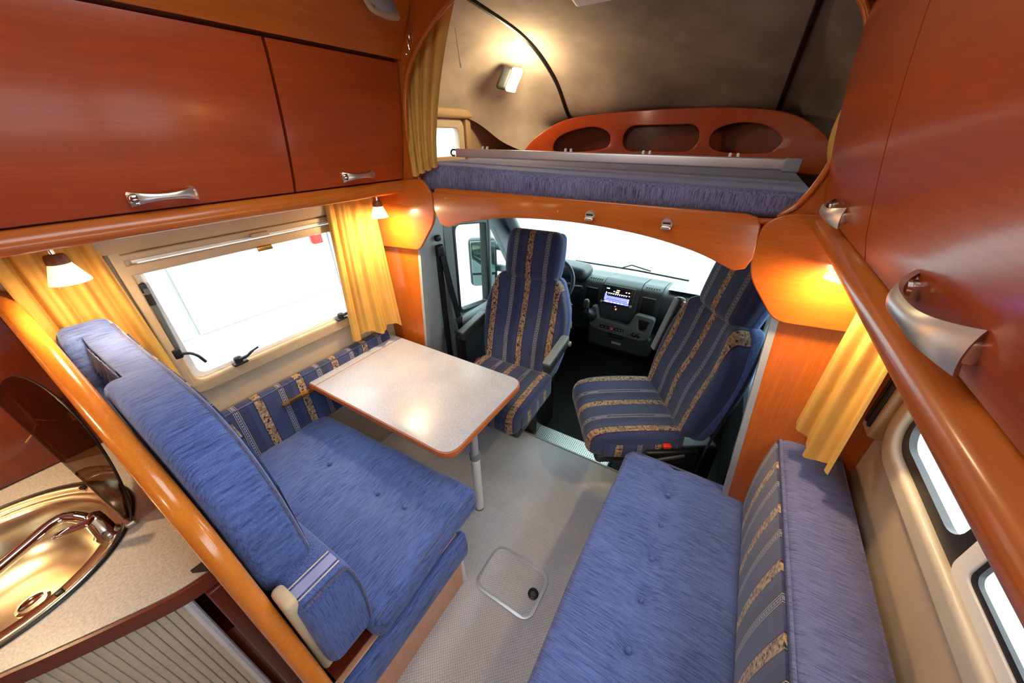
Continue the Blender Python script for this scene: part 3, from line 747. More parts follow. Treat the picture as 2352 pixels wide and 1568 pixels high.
MB().rbox((-0.885, -0.018, 0.428), (0.05, 0.034, 0.85), 0.006).build('end_post', 'wood_dark', kt)
# sink
sk = thing('sink', (SX, SY, 0.9), 'round steel sink set into the kitchen worktop', 'sink')
MB().lathe([(SR - 0.004, 0.001), (SR - 0.006, 0.006), (SR - 0.018, 0.006), (SR - 0.026, 0.0), (SR - 0.034, -0.004), (SR - 0.045, -0.002), (SR - 0.056, -0.012), (SR - 0.066, -0.05), (SR - 0.085, -0.10), (SR - 0.12, -0.135), (SR - 0.17, -0.15), (0.03, -0.154), (0.001, -0.156)],
           Matrix.Translation((SX, SY, 0.9)), 64, caps=False).build('bowl', 'steel', sk, smooth=70)
MB().tube([(x, y, 0.903) for x, y in circ(SX, SY, SR)], 0.0045, 8, closed=True).build('gasket', 'black', sk)
MB().lathe([(0.032, 0.0), (0.032, 0.003), (0.026, 0.004), (0.022, 0.001), (0.001, 0.001)], Matrix.Translation((SX, SY, 0.746))).build('drain', 'chrome', sk)
for a in (0.35, 1.35, 2.2, 3.6):
    MB().rbox((SX + (SR - 0.022) * math.cos(a), SY + (SR - 0.022) * math.sin(a), 0.908), (0.014, 0.014, 0.006), 0.0028).build('bumper', 'black', sk)
# half-moon smoked glass lid, tipped up against the partition
LA, LB_, LC = Vector((-1.2, -0.063, 0.905)), Vector((-1.65, -0.114, 1.163)), Vector((-1.25, -0.005, 1.25))
lx = (LB_ - LA).normalized(); ly = (LC - LA) - lx * (LC - LA).dot(lx); ly.normalize(); lz = lx.cross(ly)
LM = Matrix((lx, ly, lz)).transposed().to_4x4(); LM.translation = (LA + LB_) / 2
LR = (LB_ - LA).length / 2
half = [(LR * math.cos(PI * i / 40), LR * math.sin(PI * i / 40)) for i in range(41)]
lid = MB().plate(half, [], 0.006, 0.001, 'xy', 0.0).build('lid', 'glass_smoke', sk, matrix=LM)
lid['label'] = 'smoked glass half lid tipped up'
MB().tube([(x, y, 0) for x, y in half] + [(-LR + 0.01, 0, 0)], 0.0028, 6, closed=True).build('lid_seal', 'black', lid, matrix=LM)
MB().rbox(tuple(LA + Vector((0.0, 0.0, 0.004))), (0.03, 0.022, 0.016), 0.005).build('hinge', 'nickel', lid)
# tap
tp = thing('tap', (-1.215, -0.105, 0.9), 'chrome mixer tap with a straight swivel spout over the sink', 'tap')
MB().lathe([(0.026, 0), (0.026, 0.008), (0.021, 0.014), (0.020, 0.06), (0.018, 0.075), (0.010, 0.082), (0.001, 0.083)], Matrix.Translation((-1.215, -0.105, 0.9))).build('body', 'chrome', tp)
MB().tube(spline([(-1.215, -0.105, 0.955), (-1.245, -0.13, 0.985), (-1.250, -0.155, 0.992), (-1.225, -0.20, 0.992), (-1.16, -0.31, 0.988), (-1.145, -0.335, 0.975)], 5), [0.014] * 6 + [0.0125] * 14 + [0.012] * 6, 14).build('spout', 'chrome', tp)
MB().rbox((0, 0, 0), (0.022, 0.085, 0.008), 0.0035, (1, 4, 1), 3, fn=lambda x, y, z: (x * (1 + y * 5), y, z)).build('lever', 'chrome', tp, matrix=Matrix.Translation((-1.188, -0.137, 0.990)) @ Matrix.Rotation(math.radians(-40), 4, 'Z') @ Matrix.Rotation(math.radians(14), 4, 'X'))
# kitchen splash board and wire holder on the wall
struct(MB().rbox((XL + 0.008, -0.80, 1.24), (0.014, 1.59, 0.67), 0.003).build('trim_3', 'wood_dark'), 'cherry splash board on the wall behind the sink')
wh = thing('wire_holder', (-1.67, -0.06, 1.1), 'brass wire holder on the splash board behind the sink', 'holder')
MB().tube([(-1.662, -0.088, 1.06), (-1.662, -0.088, 1.185)], 0.0065, 10).build('post', 'brass', wh)
MB().tube(spline([(-1.660, -0.088, 1.085), (-1.640, -0.06, 1.068), (-1.652, -0.02, 1.055)], 6), 0.0028, 8).build('arm', 'brass', wh)
MB().tube([(-1.655, -0.022, 1.035), (-1.655, -0.022, 1.07)], 0.008, 10).build('socket', 'brass', wh)
MB().tube(spline([(-1.660, -0.088, 1.075), (-1.640, -0.10, 1.06), (-1.65, -0.13, 1.03)], 6), 0.0028, 8).build('arm', 'brass', wh)

# ================================================================== SPOT LAMPS under the lockers
def spot(x, y, ztop, label, power):
    t = thing('spot_lamp', (x, y, ztop), label, 'lamp', 'glass spot lamps under the lockers')
    MB().lathe([(0.026, 0.0), (0.027, -0.004), (0.020, -0.010), (0.008, -0.013)], Matrix.Translation((x, y, ztop))).build('rose', 'chrome', t)
    MB().tube([(x, y, ztop - 0.010), (x, y, ztop - 0.032)], 0.006, 10).build('stem', 'chrome', t)
    MB().lathe([(0.008, -0.028), (0.0185, -0.030), (0.021, -0.036), (0.0225, -0.052), (0.020, -0.054)], Matrix.Translation((x, y, ztop))).build('cap', 'lamp_cap', t)
    MB().lathe([(0.0195, -0.050), (0.0225, -0.056), (0.0395, -0.098), (0.0405, -0.102), (0.0385, -0.102), (0.0375, -0.098), (0.0205, -0.056)], Matrix.Translation((x, y, ztop)), 36, caps=False).build('shade', 'lamp_glass', t, smooth=60)
    point_light('spot_bulb', (x, y, ztop - 0.085), power, size=0.03, parent=t)
    return t
spot(-1.452, 0.133, 1.590, 'lit glass spot lamp nearest the camera above the bench backrest', 3.2)
spot(-1.425, 1.125, 1.590, 'lit glass spot lamp above the far end of the table', 14.0)
spot(0.268, 1.165, 1.578, 'lit glass spot lamp half hidden under the locker above the sofa', 7.0)

spot(-1.452, -0.40, 1.590, 'lit glass spot lamp above the kitchen sink', 7.0)
# ================================================================== CURTAINS
def curtain(name, label, top0, top1, bot0, bot1, folds, amp, nrm, cat='curtain', hem=0.0, seed=1, group=None):
    t0, t1, b0, b1, nn = Vector(top0), Vector(top1), Vector(bot0), Vector(bot1), Vector(nrm)
    rnd = random.Random(seed); ph = [rnd.uniform(-0.6, 0.6) for _ in range(6)]
    def fn(u, v):
        a = t0.lerp(t1, u); b = b0.lerp(b1, u); p = a.lerp(b, v)
        uu = u + 0.03 * math.sin(5 * u + ph[0]) + 0.03 * math.sin(3.1 * v + ph[1]) * math.sin(PI * u)
        f = math.sin(2 * PI * folds * uu + ph[2]) * (0.75 + 0.25 * v) + 0.35 * math.sin(2 * PI * folds * 2.3 * uu + ph[3] + v)
        p = p + nn * amp * f
        p.z -= hem * math.sin(2 * PI * folds * 0.5 * u + 1) * v
        return p
    m = MB().grid(fn, int(folds * 16), 34, 0.0025)
    t = thing(name, (b0 + b1) / 2, label, cat, group)
    m.build('drape', 'curtain', t, smooth=80)
    return t
curtain('curtain', 'mustard curtain hanging at the cab end of the table window', (-1.625, 1.0, 1.60), (-1.585, 1.235, 1.60), (-1.63, 0.955, 0.86), (-1.56, 1.245, 0.845), 4, 0.014, (1, 0, 0), hem=0.02, seed=3)
curtain('curtain', 'mustard curtain behind the bench backrest beside the near lamp', (-1.63, 0.035, 1.60), (-1.645, 0.235, 1.60), (-1.64, 0.04, 0.86), (-1.655, 0.262, 0.86), 3.5, 0.016, (1, 0, 0), seed=5)
curtain('curtain', 'mustard curtain hanging over the sofa back at the cab end', (0.35, 1.235, 1.59), (0.43, 1.14, 1.59), (0.335, 1.215, 0.965), (0.42, 1.06, 0.93), 2.4, 0.014, (-0.8, -0.5, 0), hem=-0.02, seed=9)
# ================================================================== SLEEPING BAY above the cab
LWIN = rrect(1.36, 1.70, 2.02, 1.865, 0.035)
struct(MB().plate([(1.29, 1.55), (2.75, 1.55), (2.75, 2.45), (1.29, 2.45)], [LWIN], 0.02, 0, 'yz', -1.665).build('wall_bay_left', 'beige'), 'beige side wall of the sleeping bay')
struct(MB().box((0.52, 1.29, 1.55), (0.54, 2.75, 2.45)).build('wall_bay_right', 'beige'))
struct(MB().box((-1.675, 2.73, 1.50), (0.54, 2.75, 2.45)).build('wall_bay_front', 'beige'))
struct(MB().box((-1.675, 1.29, 2.43), (0.54, 2.75, 2.45)).build('ceiling_bay', 'beige'))
struct(MB().box((-1.675, 1.29, 1.545), (0.54, 2.75, 1.583)).build('bed_floor', 'wood_x'), 'cherry board under the bay mattress')
w4 = struct(MB().plate(rrect(1.32, 1.66, 2.06, 1.905, 0.05), [rrect(1.36, 1.70, 2.02, 1.865, 0.035)], 0.03, 0.008, 'yz', -1.650).build('window_4', 'cream'), 'small window in the side of the sleeping bay')
MB().box((-1.668, 1.35, 1.69), (-1.664, 2.03, 1.87)).build('pane', 'glass', w4)
MB().rbox((-1.625, 1.73, 1.935), (0.065, 0.86, 0.05), 0.018).build('blind_cassette', 'beige_plastic', w4)
MB().rbox((-1.642, 2.10, 1.79), (0.04, 0.05, 0.25), 0.008).build('side_guide', 'beige_plastic', w4)

LSEAM = spline([(-1.25, 1.312, 2.36), (-1.20, 1.65, 2.312), (-1.15, 2.02, 2.238), (-1.12, 2.30, 2.10), (-1.11, 2.50, 1.93), (-1.12, 2.66, 1.88)], 7)
RSEAM = spline([(0.055, 1.312, 2.265), (0.045, 1.65, 2.180), (0.04, 1.95, 2.085), (0.036, 2.25, 1.985), (0.033, 2.50, 1.898), (0.03, 2.66, 1.86)], 7)
LBASE = spline([(-1.64, 1.312, 1.97), (-1.64, 1.75, 1.955), (-1.60, 2.12, 1.90), (-1.45, 2.26, 1.77), (-1.25, 2.36, 1.70), (-1.12, 2.66, 1.68)], 7)
RBASE = spline([(0.50, 1.312, 1.72), (0.50, 1.70, 1.70), (0.47, 2.05, 1.69), (0.36, 2.28, 1.68), (0.20, 2.42, 1.68), (0.03, 2.66, 1.68)], 7)
def lerp3(a, b, t): return Vector(a).lerp(Vector(b), t)
def pick(L, t):
    q = t * (len(L) - 1); i = min(int(q), len(L) - 2); return lerp3(L[i], L[i + 1], q - i)
def ceil_fn(u, v):
    p = lerp3(pick(LSEAM, v), pick(RSEAM, v), u)
    p.z += 0.025 * math.sin(PI * u) + 0.008 * math.sin(u * 9 + v * 3) * math.sin(PI * u) + 0.006 * math.sin(v * 14 + u * 4) * math.sin(PI * u)
    return p
def left_fn(u, v):
    p = lerp3(pick(LSEAM, v), pick(LBASE, v), u); s = math.sin(PI * u)
    q = p + Vector((-0.07, 0.03, 0.05)) * s + Vector((0.014, 0, 0.010)) * s * math.sin(v * 17 + u * 9) + Vector((0.02, 0, 0)) * s * math.sin(v * 7 - u * 6)
    q.x = max(q.x, -1.645); return q
def right_fn(u, v):
    p = lerp3(pick(RSEAM, v), pick(RBASE, v), u); s = math.sin(PI * u)
    return p + Vector((0.08, 0.03, 0.05)) * s + Vector((0.012, 0, 0.008)) * s * math.sin(v * 19 - u * 8)
lin = thing('fabric_lining', (CX, 2.0, 2.3), 'taupe fleece lining stretched over the sleeping bay', 'lining')
MB().grid(ceil_fn, 40, 36, -0.004).build('roof_panel', 'lining', lin, smooth=80)
MB().grid(left_fn, 28, 36, 0.004).build('side_panel', 'lining', lin, smooth=80)
MB().grid(right_fn, 28, 36, -0.004).build('side_panel', 'lining', lin, smooth=80)
MB().tube([Vector(p) + Vector((0, -0.004, -0.004)) for p in LSEAM], 0.010, 8).build('seam_strip', 'black', lin)
MB().tube([Vector(p) + Vector((0, -0.004, -0.004)) for p in RSEAM], 0.010, 8).build('seam_strip', 'black', lin)

# bowed headboard with three oval lockers
hb = thing('headboard_shelf', (-0.48, 2.45, 1.66), 'bowed cherry headboard shelf with three oval openings at the foot of the bay', 'shelf')
HX0, HX1 = -1.265, 0.300
top = spline([(HX0, 1.72), (-1.20, 1.80), (-1.05, 1.888), (-0.80, 1.918), (-0.48, 1.928), (-0.15, 1.916), (0.08, 1.880), (0.22, 1.80), (HX1, 1.70)], 6)
h1 = spline([(-1.115, 1.735), (-1.095, 1.795), (-1.02, 1.835), (-0.90, 1.856), (-0.815, 1.83), (-0.79, 1.785), (-0.815, 1.735), (-0.95, 1.715), (-1.08, 1.715)], 5, True)
h2 = rrect(-0.725, 1.715, -0.295, 1.858, 0.068, 7)
h3 = spline([(-0.245, 1.785), (-0.215, 1.832), (-0.12, 1.856), (0.0, 1.842), (0.085, 1.785), (0.075, 1.735), (0.03, 1.715), (-0.13, 1.712), (-0.225, 1.735)], 5, True)
bend = lambda x, y, z: (x, 2.50 - 0.30 * ((x + 0.48) / 0.78) ** 2 + y, z)
MB().plate([(HX1, 1.64), (HX0, 1.64)] + top, [h1, h2, h3], 0.018, 0.004, 'xz', 0.0, 2, cuts=28).deform(bend).build('front_board', 'wood_door_x', hb, smooth=50)
MB().plate([(HX1, 1.64), (HX0, 1.64)] + [(x, z - 0.01) for x, z in top], [], 0.010, 0.0, 'xz', 0.10, 2, cuts=28).deform(bend).build('back_board', 'wood_dark', hb, smooth=50)
MB().grid(lambda u, v: bend(top[int(round(u * (len(top) - 1)))][0], 0.0 + 0.10 * v, top[int(round(u * (len(top) - 1)))][1] - 0.006), len(top) - 1, 2, 0.008).build('top_board', 'wood_x', hb)
MB().grid(lambda u, v: bend(HX0 + (HX1 - HX0) * u, 0.0 + 0.10 * v, 1.70), 28, 2, 0.008).build('shelf_board', 'wood_dark', hb)

# mattress
def matt(x, y, z):
    if z > 0: z += 0.022 - 0.048 * (x + 0.73) / 1.46
    if y < -0.5: y -= 0.006 * math.cos(z / 0.05 * PI / 2)
    return (x, y, z)
tag(MB().rbox((-0.575, 1.89, 1.6365), (1.49, 1.19, 0.098), 0.020, (40, 30, 4), 4, fn=matt).build('mattress', 'mattress', smooth=60), 'blue grey mattress filling the sleeping bay', 'mattress')
# folded guard rail lying on the mattress
gr = thing('guard_rail', (-0.6, 1.5, 1.71), 'silver aluminium guard rail lying across the mattress', 'rail')
GA, GB = Vector((-1.245, 1.50, 1.742)), Vector((0.098, 1.56, 1.713))
gm = Matrix.Translation((GA + GB) / 2) @ (GB - GA).to_track_quat('X', 'Z').to_matrix().to_4x4()
GL = (GB - GA).length
MB().rbox((0, 0, 0), (GL, 0.016, 0.036), 0.006).build('bar', 'alu', gr, matrix=gm)
MB().rbox((GL / 2 + 0.008, 0, -0.002), (0.05, 0.020, 0.042), 0.006).build('end_cap', 'grey_trim', gr, matrix=gm)
MB().tube(spline([(-GL / 2 + 0.0, 0, 0.012), (-GL / 2 - 0.022, 0, 0.012), (-GL / 2 - 0.032, 0, 0.0), (-GL / 2 - 0.024, 0, -0.012), (-GL / 2 - 0.010, 0, -0.012)], 4), 0.004, 8).build('end_hook', 'dark_plastic', gr, matrix=gm)
for k in (-0.42, -0.08, 0.18, 0.42):
    for d in (-0.012, 0.012):
        MB().rbox((k * GL * 0.9 + d, 0.004, 0.022), (0.010, 0.012, 0.016), 0.004).build('clip', 'white_plastic', gr, matrix=gm)
# reading lamp on the left lining
rl = thing('reading_lamp', (-1.33, 2.11, 2.09), 'lit reading lamp on the lining inside the sleeping bay', 'lamp')
RM = Matrix.Translation((-1.31, 2.10, 2.09)) @ Matrix.Rotation(math.radians(-58), 4, 'Z') @ Matrix.Rotation(math.radians(-10), 4, 'X')
MB().rbox((0.005, -0.028, 0.0), (0.05, 0.056, 0.110), 0.014, (2, 2, 6), 3, fn=lambda x, y, z: (x, y + 0.012 * math.sin(z * 30), z)).build('housing', 'dark_plastic', rl, matrix=RM)
MB().rbox((0.008, 0.028, 0.0), (0.046, 0.060, 0.115), 0.012, (2, 2, 6), 3, fn=lambda x, y, z: (x, y + 0.012 * math.sin(z * 30), z)).build('diffuser', 'lamp_glass_hot', rl, matrix=RM)
point_light('reading_bulb', (-1.18, 2.02, 2.08), 5.0, size=0.05, parent=rl)
bl = thing('bay_ceiling_light', (-0.645, 1.70, 2.26), 'white plastic ceiling light in the sleeping bay lining', 'light')
BM = Matrix.Translation((-0.645, 1.66, 2.268)) @ Matrix.Rotation(math.radians(-12), 4, 'X')
MB().rbox((0, 0, 0), (0.22, 0.12, 0.04), 0.018, k=4).build('housing', 'white_plastic', bl, matrix=BM)
MB().rbox((0.02, -0.01, -0.020), (0.08, 0.03, 0.006), 0.002).build('switch_slot', 'grey_trim', bl, matrix=BM)
# bay curtains
def bay_curtain(label, tops, bots, folds, amp, seed, mid):
    rnd = random.Random(seed); ph = [rnd.uniform(0, 6) for _ in range(4)]
    t0, t1 = map(Vector, tops); b0, b1 = map(Vector, bots); m0, m1 = map(Vector, mid)
    def fn(u, v):
        a = t0.lerp(t1, u); m = m0.lerp(m1, u); b = b0.lerp(b1, u)
        p = a * (1 - v) ** 2 + m * 2 * v * (1 - v) + b * v * v
        p.y += amp * (math.sin(2 * PI * folds * u + ph[0] + 0.8 * v) + 0.4 * math.sin(2 * PI * folds * 2.1 * u + ph[1] + 2 * v))
        p.x += 0.008 * math.sin(2 * PI * folds * u + ph[2] + 3 * v)
        p.z += 0.003 * math.sin(2 * PI * folds * u + ph[3]) * v
        return p
    t = thing('bay_curtain', (b0 + b1) / 2, label, 'curtain')
    MB().grid(fn, int(folds * 18), 44, 0.0025).build('drape', 'curtain', t, smooth=80)
    return t
bc = bay_curtain('gathered mustard curtain at the left side of the sleeping bay', ((-1.40, 1.34, 2.10), (-1.075, 1.34, 2.235)), ((-1.295, 1.245, 1.652), (-1.165, 1.275, 1.700)), 4, 0.011, 4, ((-1.36, 1.30, 1.88), (-1.22, 1.32, 1.90)))
MB().tube(spline([(-1.085, 1.36, 2.16), (-1.075, 1.355, 2.10), (-1.07, 1.355, 2.06), (-1.066, 1.355, 2.04)], 4), [0.0016] * 8 + [0.003] * 5, 6).build('tie_cord', 'cream', bc)
bay_curtain('sliver of mustard curtain at the right side of the sleeping bay', ((0.24, 1.36, 2.10), (0.36, 1.36, 2.06)), ((0.20, 1.35, 1.70), (0.32, 1.36, 1.70)), 3, 0.012, 8, ((0.085, 1.36, 1.82), (0.28, 1.36, 1.88)))

# ================================================================== ARCH PANEL and corner panels below the bay
ap = thing('arch_panel', (CX, YB, 1.5), 'arched honey cherry panel below the bay mattress with two catches', 'panel')
arc = spline([(0.030, 1.438), (-0.10, 1.484), (-0.30, 1.519), (-0.56, 1.533), (-0.82, 1.520), (-1.02, 1.484), (-1.12, 1.452)], 6)
out = [(-1.165, 1.462), (-1.192, 1.52), (-1.190, 1.585), (-1.175, 1.606), (-1.14, 1.610), (0.02, 1.598), (0.045, 1.592), (0.058, 1.57), (0.066, 1.48), (0.055, 1.448)] + arc
MB().plate(out, [], 0.016, 0.004, 'xz', YB - 0.012).build('board', 'wood_x', ap)
for cx_, cz_ in ((-0.447, 1.560), (-0.188, 1.556)):
    m = MB().lathe([(0.018, 0), (0.018, 0.008), (0.016, 0.012), (0.001, 0.0125)], Matrix.Translation((cx_, YB - 0.02, cz_)) @ Matrix.Rotation(PI / 2, 4, 'X'), 22)
    kc = m.build('catch', 'nickel', ap)
    MB().rbox((cx_, YB - 0.036, cz_ - 0.010), (0.030, 0.014, 0.013), 0.005).build('catch_tongue', 'nickel', kc)
    MB().rbox((cx_, YB - 0.033, cz_ + 0.003), (0.024, 0.004, 0.006), 0.0015).build('catch_slot', 'black', kc)
for sx, sz in ((-1.12, 1.575), (-0.575, 1.563)):
    MB().lathe([(0.003, 0), (0.003, 0.002), (0.001, 0.0025)], Matrix.Translation((sx, YB - 0.02, sz)) @ Matrix.Rotation(PI / 2, 4, 'X'), 10).build('screw', 'nickel', ap)
def corner(pts, radii, label):
    t = thing('corner_panel', (pts[0][0], YB, 1.3), label, 'panel')
    MB().plate(rounded(pts, radii, 6), [], 0.016, 0.004, 'xz', YB - 0.009).build('board', 'wood_x', t)
    return t
corner([(XL, 1.300), (-1.335, 1.318), (-1.205, 1.475), (-1.205, 1.585), (-1.26, 1.645), (XL, 1.60)], [0, 0.03, 0.05, 0.04, 0.03, 0], 'cherry corner panel above the table end of the cab opening')
corner([(XR, 1.318), (0.178, 1.298), (0.074, 1.43), (0.066, 1.575), (0.115, 1.608), (XR, 1.612)], [0, 0.035, 0.05, 0.03, 0.03, 0], 'cherry corner panel above the sofa end of the cab opening')

# ================================================================== FLOOR HATCH and step plate
fh = thing('floor_hatch', (-0.465, 0.718, 0.0), 'carpeted floor hatch with a silver rim', 'hatch')
MB().plate(rrect(-0.618, 0.605, -0.318, 0.832, 0.055, 8), [rrect(-0.604, 0.619, -0.332, 0.818, 0.045, 8)], 0.006, 0.0012, 'xy', 0.003).build('rim', 'alu', fh)
MB().plate(rrect(-0.6035, 0.6195, -0.3325, 0.8175, 0.045, 8), [], 0.003, 0.0, 'xy', 0.0015).build('carpet_lid', 'carpet', fh)
fg = MB().lathe([(0.024, 0.0), (0.0245, 0.004), (0.022, 0.006), (0.0135, 0.006), (0.012, 0.003), (0.012, 0.0025)], Matrix.Translation((-0.358, 0.718, 0.003)), 28).build('finger_ring', 'black', fh)
MB().lathe([(0.0135, 0), (0.0135, 0.0028), (0.001, 0.003)], Matrix.Translation((-0.358, 0.718, 0.003)), 24).build('finger_cup', 'console_grey', fg)
pm = MB(); NX, NY = 46, 9; X0, Y0, CW = -0.895, 1.588, 0.0128
for i in range(NX):
    for j in range(NY):
        cx_, cy_ = X0 + (i + 0.5) * CW, Y0 + (j + 0.5) * CW; k = len(pm.v); h = CW / 2
        sq = [(h, 0), (h, h), (0, h), (-h, h), (-h, 0), (-h, -h), (0, -h), (h, -h)]
        rr = 0.0036
        for z in (0.004,):
            pm.v += [(cx_ + a, cy_ + b_, z) for a, b_ in sq] + [(cx_ + rr * math.cos(q * PI / 4), cy_ + rr * math.sin(q * PI / 4), z) for q in range(8)] + [(cx_ + rr * math.cos(q * PI / 4), cy_ + rr * math.sin(q * PI / 4), z - 0.003) for q in range(8)]
        for q in range(8):
            q2 = (q + 1) % 8
            pm.f.append((k + q, k + q2, k + 8 + q2, k + 8 + q)); pm.f.append((k + 8 + q, k + 8 + q2, k + 16 + q2, k + 16 + q))
stp = thing('step_plate', (-0.6, 1.63, 0.0), 'perforated metal step plate between the two cab seats', 'plate')
pm.build('perforated_sheet', 'perf', stp, smooth=0)
MB().rbox((-0.62, 1.583, 0.001), (0.80, 0.014, 0.006), 0.002).build('edge_trim', 'grey_trim', stp)
MB().box((-0.90, 1.586, -0.10), (-0.30, 1.702, -0.012)).build('step_block', 'black', stp)
# ================================================================== CAB SHELL
DX, EX = -1.50, 0.35
def cab_door(x, idx, label, s):
    # s=+1: panel faces +X (driver side)
    main = rounded([(1.69, 0.765), (2.015, 0.715), (2.03, 1.30), (1.70, 1.345)], [0.04, 0.02, 0.02, 0.06], 5)
    quar = rounded([(2.075, 0.715), (2.50, 0.70), (2.13, 1.262), (2.085, 1.27)], [0.02, 0.02, 0.03, 0.02], 5)
    outl = [(1.60, -0.12), (2.85, -0.12), (2.85, 0.70), (2.22, 1.33), (2.10, 1.42), (1.60, 1.46)]
    d = struct(MB().plate(outl, [main, quar], 0.05, 0.0, 'yz', x).build('door_%d' % idx, 'grey_plastic'), label)
    MB().plate(rounded([(1.675, 0.75), (2.03, 0.70), (2.045, 1.315), (1.685, 1.36)], 0.04, 4), [main], 0.058, 0.004, 'yz', x).build('window_seal', 'black', d)
    MB().box((x - 0.003, 1.66, 0.69), (x + 0.003, 2.04, 1.37)).build('pane', 'glass_cab', d)
    MB().box((x - 0.003, 2.05, 0.68), (x + 0.003, 2.52, 1.29)).build('pane', 'glass_cab', d)
    MB().rbox((x + s * 0.05, 2.02, 0.67), (0.09, 0.86, 0.11), 0.03, (1, 8, 1), 4, fn=lambda a, b, c: (a, b, c - 0.05 * b)).build('door_ledge', 'grey_plastic', d)
    MB().rbox((x + s * 0.035, 2.02, 0.30), (0.05, 0.84, 0.62), 0.02).build('door_card', 'dark_plastic', d)
    return d
d1 = cab_door(DX, 1, 'driver door with split window and grey ledge', 1)
d2 = cab_door(EX, 2, 'passenger door of the cab', -1)
MB().tube([(DX + 0.02, 2.05, 0.70), (DX + 0.02, 2.062, 1.32)], 0.016, 10).build('window_pillar', 'grey_plastic', d1)
MB().tube([(DX + 0.012, 2.03, 0.70), (DX + 0.012, 2.04, 1.32)], 0.013, 8).build('guide_channel', 'black', d1)
# B pillars (light grey trim) from the living area to the doors
for x0, x1, i, lab in ((-1.395, DX + 0.02, 4, 'light grey pillar trim beside the driver door'), (0.205, EX - 0.02, 5, 'light grey pillar trim beside the passenger door')):
    s = 1 if i == 4 else -1
    m = MB().grid(lambda u, v: (x0 + (x1 - x0) * (0.5 - 0.5 * math.cos(PI * u)) - s * 0.10 * (1 - v) ** 1.2, 1.31 + 0.36 * u, -0.12 + 1.58 * v), 12, 10, s * 0.02)
    struct(m.build('trim_%d' % i, 'grey_trim'), lab)
# windscreen, pillars, header
ws = MB().grid(lambda u, v: (DX + 0.06 + (EX - DX - 0.12) * u, 2.92 - 0.80 * v + 0.10 * math.sin(PI * u), 0.76 + 0.80 * v), 16, 8, 0.006)
w5 = struct(ws.build('window_5', 'glass_cab'), 'windscreen above the dashboard')
for x, sx in ((DX + 0.05, 1), (EX - 0.05, -1)):
    MB().tube(spline([(x, 2.95, 0.70), (x, 2.62, 0.98), (x + sx * 0.02, 2.33, 1.22), (x + sx * 0.05, 2.08, 1.52)], 6), 0.045, 10).build('pillar', 'grey_plastic', w5)
# wipers
wp = MB(); wp.tube([(-1.15, 2.93, 0.835), (-0.62, 2.99, 0.815), (-0.20, 2.955, 0.81)], 0.008, 6); wp.tube([(-0.75, 2.96, 0.82), (-0.66, 2.97, 0.86), (-0.50, 2.98, 0.83)], 0.006, 6)
wp.build('wiper', 'black', w5)
struct(MB().box((-1.60, 3.02, -0.16), (0.45, 3.06, 0.74)).build('wall_cab_front', 'black'))
for x in (-1.62, 0.43):
    struct(MB().box((x, 2.80, -0.16), (x + 0.04, 3.06, 0.72)).build('wall_cab_side', 'black'))
# close the gap between living walls and cab doors
struct(MB().box((XL - 0.03, 1.30, 0.0), (DX - 0.02, 1.33, 1.58)).build('wall_cab_left', 'beige'))
struct(MB().box((EX + 0.02, 1.30, 0.0), (XR + 0.03, 1.33, 1.58)).build('wall_cab_right', 'beige'))
struct(MB().box((DX - 0.03, 1.30, 1.40), (DX + 0.03, 2.15, 1.56)).build('trim_6', 'grey_trim'))
struct(MB().box((EX - 0.03, 1.30, 1.40), (EX + 0.03, 2.15, 1.56)).build('trim_7', 'grey_trim'))

# ---------------- outside mirror on the driver side
mr = thing('door_mirror', (-1.80, 2.42, 0.85), 'large black outside mirror seen through the driver window', 'mirror')
MMX = Matrix.Translation((-1.79, 2.40, 0.87)) @ Matrix.Rotation(math.radians(-52), 4, 'Z')
MB().rbox((0, 0, 0), (0.09, 0.24, 0.42), 0.04, (2, 4, 6), 4).build('housing', 'dark_plastic', mr, matrix=MMX)
MB().rbox((0.046, 0.0, 0.055), (0.006, 0.20, 0.27), 0.003).build('main_glass', 'mirror', mr, matrix=MMX)
MB().rbox((0.046, 0.0, -0.145), (0.006, 0.19, 0.09), 0.003).build('wide_glass', 'mirror', mr, matrix=MMX)
for zz in (0.99, 0.80):
    MB().rbox((-1.66, 2.52, zz), (0.26, 0.05, 0.065), 0.02).build('arm', 'grey_plastic', mr)

# ---------------- dashboard
ds = thing('dashboard', (CX, 2.75, 0.3), 'black van dashboard with grey lower console', 'dashboard')
pr = rounded([(3.01, 0.66), (2.98, 0.775), (2.70, 0.815), (2.60, 0.795), (2.555, 0.72), (2.575, 0.60), (2.68, 0.46), (2.74, 0.28), (3.01, 0.22)], [0, 0.02, 0.04, 0.05, 0.05, 0.04, 0.03, 0.03, 0], 5)
MB().prism(pr, 0, DX + 0.03, EX - 0.03, 8).build('body', 'dash_black', ds, smooth=50)
pr = rounded([(2.95, 0.78), (2.66, 0.838), (2.56, 0.815), (2.515, 0.70), (2.495, 0.56), (2.53, 0.44), (2.70, 0.30), (2.95, 0.25)], [0, 0.03, 0.04, 0.05, 0.03, 0.03, 0.03, 0], 5)
cs = MB().prism(pr, 0, -0.755, -0.475, 2).build('centre_stack', 'dash_black', ds, smooth=50)
for vx in (-0.835, -0.400):
    pv = rounded([(2.95, 0.78), (2.66, 0.830), (2.575, 0.81), (2.535, 0.70), (2.545, 0.60), (2.70, 0.52), (2.95, 0.50)], [0, 0.03, 0.04, 0.04, 0.03, 0.03, 0], 5)
    pod = MB().prism(pv, 0, vx - 0.072, vx + 0.072, 2).build('vent_pod', 'dash_black', ds, smooth=50)
    MB().rbox((vx, 2.538, 0.705), (0.095, 0.014, 0.14), 0.006).build('air_vent', 'black', pod)
    for k in range(6):
        MB().rbox((vx - 0.045 + k * 0.018, 2.622, 0.826), (0.007, 0.035 - 0.004 * abs(k - 2.5), 0.006), 0.002).build('top_slot', 'black', pod)
